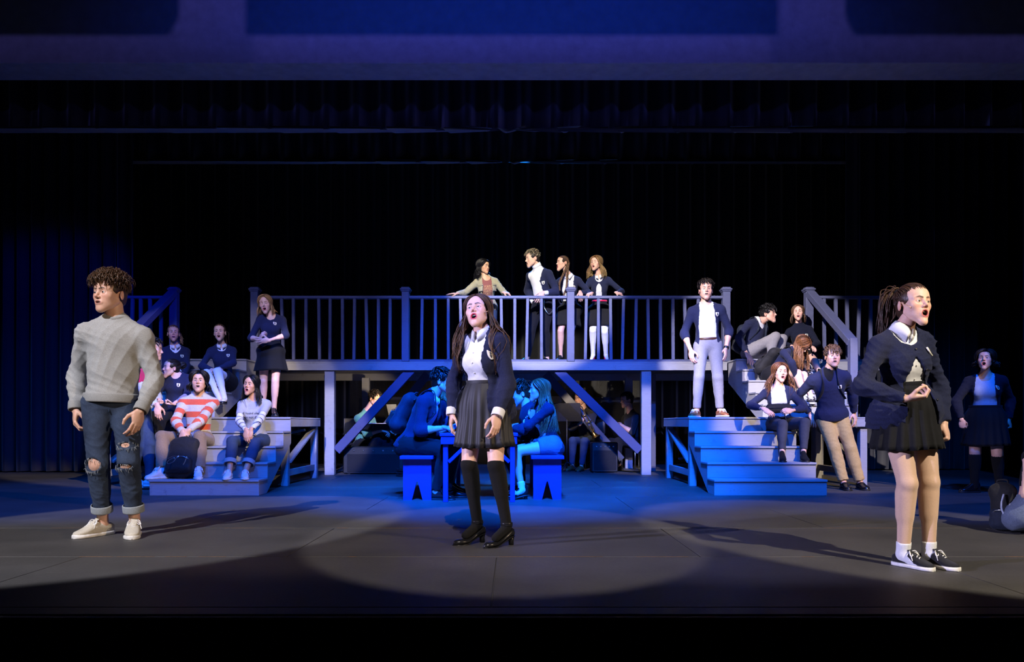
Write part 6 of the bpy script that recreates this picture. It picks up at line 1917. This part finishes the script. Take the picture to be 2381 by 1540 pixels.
f = figure('girl with long auburn hair and a black bag on her lap, singing', 9.22, 1.62, True, (1814, 984), (1808, 906), (1814, 868, -.03),
   {'L': (1868, 8.70, S2, 12), 'R': (1818, 8.68, S2, 2)},
   {'L': (1840, 955, -.30, (.8, .2, -.3), (-.8, -.4, -.1), (0, .8, -.3), 'loose'), 'R': (1776, 952, -.26, (-.8, .2, -.3), (.7, -.4, -.5), (0, .8, -.3), 'relaxed')},
   knees={'L': (.25, -.7, .6), 'R': (.05, -.7, .6)}, yaw=6, cyaw=4, hy=20, hp=4, hr=3, skin='pale', mo=.6, hair='auburn', hvox=.0044, bust=1.1)
b = top(f, 'tee_shirt', 'white_tee', .008, .3, .0, arm=.006, cuts=[neck_cut(f, .06, -.01, .03)], under=True)
t = top(f, 'cardigan', 'navy_knit', .015, .90, -.08, arm=.013, wr=.005, cuts=[front_cut(f, [(.12, .075), (-.02, .080), (-.10, .085), (-.25, .095), (-.5, .13)])])
trousers(f, 'jeans_grey', .010, .06, 'jeans')
shoe(f, 'boot', ('black_cloth', 'rubber_black'))
head_mic(f, -1)
hair_long(f, .30, part=-.03, wave=.012, vol=1.2, n=230, front=66, wl=.11, tips=(.24, .09, .03), jag=.3, spread=.07)
LAP = f
c = W(1810, 952, 8.96)
pr = [rc(c + (-.13, .02, -.015), c + (.15, .03, .0), .040, .040, .03), rc(c + (-.10, .03, .035), c + (.13, .04, .045), .032, .028, .03)]
V, Q = surf(pr, .008, (), .004, .06, 2)
o = empty('waist_bag', c, 'black waist bag lying on the lap of the auburn haired girl', 'bag')
MD().add(V, Q).build('bag_body', 'pack_black', o)
md = MD(); curve(md, [c + (-.12, -.02, .01), c + (0, -.028, .022), c + (.13, -.01, .02)], .004, 5, 14); md.build('zip', 'pack_dark', o)
md = MD(); curve(md, [c + (.05, -.03, -.03), c + (.06, -.08, -.12), c + (.075, -.09, -.25)], .006, 5, 14); md.build('dangling_strap', 'pack_black', o)

f = figure('boy in navy jumper and khaki trousers leaning back against the right landing', 9.12, 1.74, False, (1934, 968, .10), (1926, 872, .0), (1936, 831, -.04),
   {'L': (2000, 9.02, 0, 22), 'R': (1962, 8.98, 0, 15)},
   {'R': (1884, 962, .22, (-.7, .4, 0), (.25, -.3, -.7), (.2, .3, -.9), 'rest'), 'L': (1986, 962, .20, (.7, .4, 0), (.1, -.2, -.9), (-.5, .6, 0), 'relaxed')},
   yaw=10, cyaw=8, hy=14, hp=2, skin='fair', mo=.35, hair='lightbrown', hvox=.0044, build=1.08)
t = top(f, 'jumper', 'navy_knit', .024, .97, -.055, arm=.016, wr=.006, wl=.09, flare=.014, cuts=[front_cut(f, [(.12, .05), (.0, .045), (-.05, .02), (-.08, -.02), (-.5, -.02)])])
top(f, 'undershirt', 'black_cloth', .007, .3, .1, arm=.005, neck=.35, under=True)
f.last = f.outer
badge(f, t, .10, -.14)
trousers(f, 'khaki', .016, .02, taper=1.8, wr=.006, wl=.09)
shoe(f, 'oxford', ('leather_black', 'rubber_black'))
hair_short(f, .055, .02, .9, .35, .25, 520, hairline=.50, fringe=.35)
md = MD()
for sg in (-1, 1):
    pts = []
    for x, z in ((.085, .06), (.088, -.02), (.090, -.10), (.105, -.20)):
        p, n_ = on_chest(f, [q for q in f.outer if q.tag in ('chest', 'trap', 'waist', 'bust')], sg * x, z, .006); pts.append(p)
    v, q, t3 = tubes(resample(np.array(pts), 14)[None], .019, 8, .2, np.broadcast_to(-f.Rc[:, 1], (1, 14, 3))); md.add(v, q, t3)
worn_pack(f, 'backpack squeezed behind the boy in khaki trousers', (.26, .10, .36), 'pack_black', 'pack_dark', -.04, straps=True)

f = figure('girl in pale top and black knee socks shouting beside the dark side drape', 8.60, 1.64, True, (2291, 972), (2291, 880), (2291, 839, -.02),
   {'L': (2324, 8.62, 0, 10), 'R': (2266, 8.60, 0, -55)},
   {'L': (2346, 978, -.04, (.7, .5, 0), (.15, -.15, -1), (-.6, .6, 0), 'fist'), 'R': (2236, 978, -.04, (-.7, .5, 0), (.05, -.15, -1), (.6, .6, 0), 'fist')},
   yaw=0, cyaw=-2, hy=-8, hp=14, skin='fair', mo=.9, hair='dark', build=1.28, bust=1.25, belly=.6)
b = top(f, 'scoop_neck_top', 'lightblue_shirt', .008, .2, .05, arm=.006, cuts=[neck_cut(f, .062, -.01, .03)], under=True)
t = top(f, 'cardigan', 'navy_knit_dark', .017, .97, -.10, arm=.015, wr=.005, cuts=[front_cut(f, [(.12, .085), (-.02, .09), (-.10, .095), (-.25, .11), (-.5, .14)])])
badge(f, t, .125, -.12)
skirt(f, 'black_skirt', .46, (.165, .145), (.25, .21), 16, .05, .13, sharp=.2)
socks(f, 'black_sock', .08, name='knee_sock', off=.005)
shoe(f, 'boot', ('leather_black', 'rubber_black'))
hair_long(f, .075, part=.08, wave=.012, curl=.5, wl=.05, vol=1.3, n=170, front=66, jag=.3, spread=.03)

f = figure('person in black crop top and pale jeans sitting on the stage floor', 5.35, 1.66, True, (2390, 1196), (2424, 1060), (2450, 990),
   {'L': (2500, 5.25, 0, 80), 'R': (2490, 5.05, 0, 75)},
   {'R': (2470, 1150, -.15, (-.2, -.3, -.9), (.8, -.3, -.2), (0, 0, -1), 'rest'), 'L': (2460, 1160, .1, (.5, .4, -.5), (.8, -.3, -.2), (0, 0, -1), 'rest')},
   knees={'L': (.4, 0, .9), 'R': (.3, -.2, .9)}, yaw=70, cyaw=60, hy=80, hp=-4, skin='pale', mo=0, hair='brown', hvox=.0055)
top(f, 'crop_top', 'black_cloth', .008, .05, .20, arm=.0)
trousers(f, 'jeans_light', .012, .03, 'jeans', wr=.005)
shoe(f, 'sneaker', ('canvas_white', 'rubber_white', 'lace_white'))
hair_pony(f)
R_ = frame(math.radians(-50), (-.10, 0, 1))
bo = backpack('small navy bag with white trim on the floor beside the seated person', W(2345, 1172, 5.50) * np.array([1, 1, 0]) + np.array([0, 0, .008]), np.stack([R_[:, 0], -R_[:, 1], R_[:, 2]], 1), (.16, .11, .36), 'pack_black', None, None, 'pack_blue')
c = np.array(bo.location)
for dz in (.20, .14):
    md = MD(); beam(md, c + (-.10, -.16, dz), c + (.02, -.13, dz - .005), .004, .018); md.build('white_trim', 'lace_white', bo)
md = MD(); curve(md, [c + (-.10, -.10, .27), c + (-.135, -.13, .17), c + (-.09, -.16, .06)], .007, 6, 14); md.build('side_strap', 'lightblue_shirt', bo)

# ---- loose things
c = np.array([(418 - CX) / FPX * 8.33, 8.36, S1])
Rb = frame(math.radians(-4), (0, .22, 1))
bp = backpack('black backpack with silver carabiner between the feet of the striped jumper singer', c + (0, .10, .005), np.stack([Rb[:, 0], -Rb[:, 1], Rb[:, 2]], 1), (.36, .17, .46), 'pack_black', None, None, 'pack_dark')
md = MD(); th = np.linspace(0, 2 * np.pi, 22)
cc = W(398, 1072, 8.12); ax = nrm(np.array([.85, 0, .52])); ay = np.array([-.52, 0, .85])
curve(md, [cc + ax * .050 * math.cos(a) + ay * .020 * math.sin(a) for a in th], .0045, 6); curve(md, [cc + ax * .05, cc + ax * .10], .007, 6); md.build('carabiner', 'metal', bp)
md = MD(); cc = W(430, 1073, 8.12); curve(md, [cc + (-.02, 0, -.04), cc, cc + (.02, 0, .05)], .005, 6, 8); md.build('zip_pull', 'metal', bp)

def music_stand(label, px, d, ztop, yaw, sheet=True):
    x = (px - CX) / FPX * d
    o = empty('music_stand', (x, d, 0), label, 'music stand', 'music stands under the platform')
    R = rotz(math.radians(yaw)) @ rotx(math.radians(-20))
    md = MD(); curve(md, [(x, d, .05), (x, d, ztop - .12)], .012, 8); md.build('pole', 'rubber_black', o)
    for a in (0, 2.1, 4.2):
        md = MD(); curve(md, [(x, d, .16), (x + .16 * math.cos(a), d + .16 * math.sin(a), .05), (x + .25 * math.cos(a), d + .25 * math.sin(a), .012)], .009, 6, 8); md.build('leg', 'rubber_black', o)
    md = MD(); box(md, x, d, ztop, .48, .012, .32, .003, R); t_ = md.build('desk', 'rubber_black', o, False)
    md = MD(); v, q, t = bev_box(0, -.03, -.16, .48, .06, .008, .002); md.add(v @ R.T + (x, d, ztop), q, t); md.build('ledge', 'rubber_black', t_, False)
    if sheet:
        md = MD(); v, q, t = bev_box(0.04, .010, -.02, .22, .002, .28, .0005); md.add(v @ R.T + (x, d, ztop), q, t); md.build('sheet_music', 'white_shirt', t_, False)
    return o
music_stand('black music stand beside the pianist behind the blue backpack', 918, 13.2, 1.02, 150)
music_stand('black music stand in front of the trombone player', 1318, 12.5, .98, 160, False)
kb = empty('keyboard', ((903 - CX) / FPX * 12.6, 12.6, 0), 'electric keyboard on a crossed stand before the pianist', 'keyboard')
kx = kb.location[0]
RK = rotz(math.radians(60))
md = MD(); v, q, t = bev_box(0, 0, .74, 1.15, .32, .10, .01); md.add(v @ RK.T + (kx, 12.6, 0), q, t); k_ = md.build('keyboard_case', 'rubber_black', kb, False)
for i in range(36):
    md = MD(); v, q, t = bev_box(-.5 + i * .0285, .07, .794, .025, .15, .012, .002); md.add(v @ RK.T + (kx, 12.6, 0), q, t); md.build('key', 'rubber_white', k_, False)
for s in (-1, 1):
    md = MD(); a = RK @ np.array([-.3 * s, -.1, .02]); b = RK @ np.array([.3 * s, -.1, .68]); curve(md, [a + (kx, 12.6, 0), b + (kx, 12.6, 0)], .016, 8)
    a = RK @ np.array([-.3 * s, .1, .02]); b = RK @ np.array([.3 * s, .1, .68]); curve(md, [a + (kx, 12.6, 0), b + (kx, 12.6, 0)], .016, 8); md.build('stand_leg', 'rubber_black', kb)
def seat(label, px, d, yaw, z=.45):
    x = (px - CX) / FPX * d; R = rotz(math.radians(yaw)); P = lambda a: R @ np.array(a) + (x, d, 0)
    o = empty('chair', (x, d, 0), label, 'chair', 'band chairs under the platform')
    md = MD(); box(md, *P((0, 0, z)), .42, .42, .04, .015, R); md.build('seat', 'rubber_black', o)
    md = MD(); box(md, *P((0, .21, z + .30)), .42, .03, .26, .012, R); md.build('backrest', 'rubber_black', o)
    for a in (-.18, .18):
        md = MD(); curve(md, [P((a, .20, .0)), P((a, .20, z)), P((a, .22, z + .42))], .011, 6, 10); md.build('leg', 'metal', o)
        md = MD(); curve(md, [P((a, -.18, .0)), P((a, -.18, z - .02))], .011, 6); md.build('leg', 'metal', o)
seat('black band chair under the pianist in green', 842, 12.5, 60)
seat('black band chair under the trombone player', 1369, 12.95, -35)
seat('black band chair under the musician in black', 1480, 13.05, -60)
def amp(label, px, d, sx, sy, sz):
    x = (px - CX) / FPX * d; o = empty('amplifier', (x, d, 0), label, 'amplifier', 'amplifiers under the platform')
    md = MD(); box(md, x, d, sz / 2 + .01, sx, sy, sz, .015); md.build('cabinet', 'rubber_black', o, False)
    md = MD(); box(md, x, d - sy / 2, sz * .42, sx * .86, .012, sz * .66, .004); g_ = md.build('grille', 'pack_dark', o, False)
    for i in range(5):
        md = MD(); box(md, x - sx * .32 + i * sx * .16, d - sy / 2 - .006, sz * .88, .022, .016, .022, .004); md.build('knob', 'metal', o, False)
    for a in (-1, 1):
        md = MD(); box(md, x + a * sx * .40, d - sy / 2 + .02, .006, .04, .04, .012, .003); md.build('foot', 'rubber_black', o, False)
amp('black amplifier case beside the trombone player', 1404, 12.25, .42, .30, .48)
amp('wide black amplifier below the pianist', 872, 11.88, .95, .28, .42)
# a heap of cable behind the bench
md = MD(); th = np.linspace(0, 9 * 2 * np.pi, 260); c = W(948, 1090, 11.25) * np.array([1, 1, 0]) + np.array([0, 0, .02])
curve(md, np.stack([c[0] + (.14 + .03 * np.sin(th * .37)) * np.cos(th), c[1] + (.12 + .02 * np.cos(th * .3)) * np.sin(th), .016 + .010 * np.arange(260) / 26 + .004 * np.sin(th * 1.7)], 1), .007, 6)
tag(md.build('cable_coil', 'rubber_black'), 'coil of black cable on the floor behind the left bench', 'cable')
# shaded stand lamps of the band (real lamps hung under the platform)
spot('band_lamp_pianist', W(905, 905, 11.75), W(866, 935, 12.5), 60, (1.0, .78, .52), 62, .5, .03)
spot('band_lamp_brass', W(1322, 905, 11.75), W(1358, 985, 12.7), 50, (1.0, .78, .55), 62, .5, .03)
spot('band_lamp_curtain', W(1120, 890, 13.7), W(1160, 905, 16.2), 26, (1.0, .80, .55), 110, .6, .05)

for x_, y_, z_ in ((-3.2, -1.0, 7.9), (0.0, 2.6, 7.2), (3.2, -1.0, 7.9)):     # unseen housings and shutters, added to keep header light off the stage
    o = empty('light_mask_%d' % (6 + round(x_ / 3.2)), (x_, y_, z_), kind='structure')
    zt = z_ + .3 * (5.34 - z_) / (9.5 - y_)
    md = MD(); box(md, x_, y_ + .30, zt - .27, 1.6, .01, .54, .002); md.build('lower_shutter', 'rubber_black', o, False)
    md = MD(); box(md, x_, y_ - .25, z_, .34, .30, .30, .02); md.build('lamp_housing', 'rubber_black', o, False)
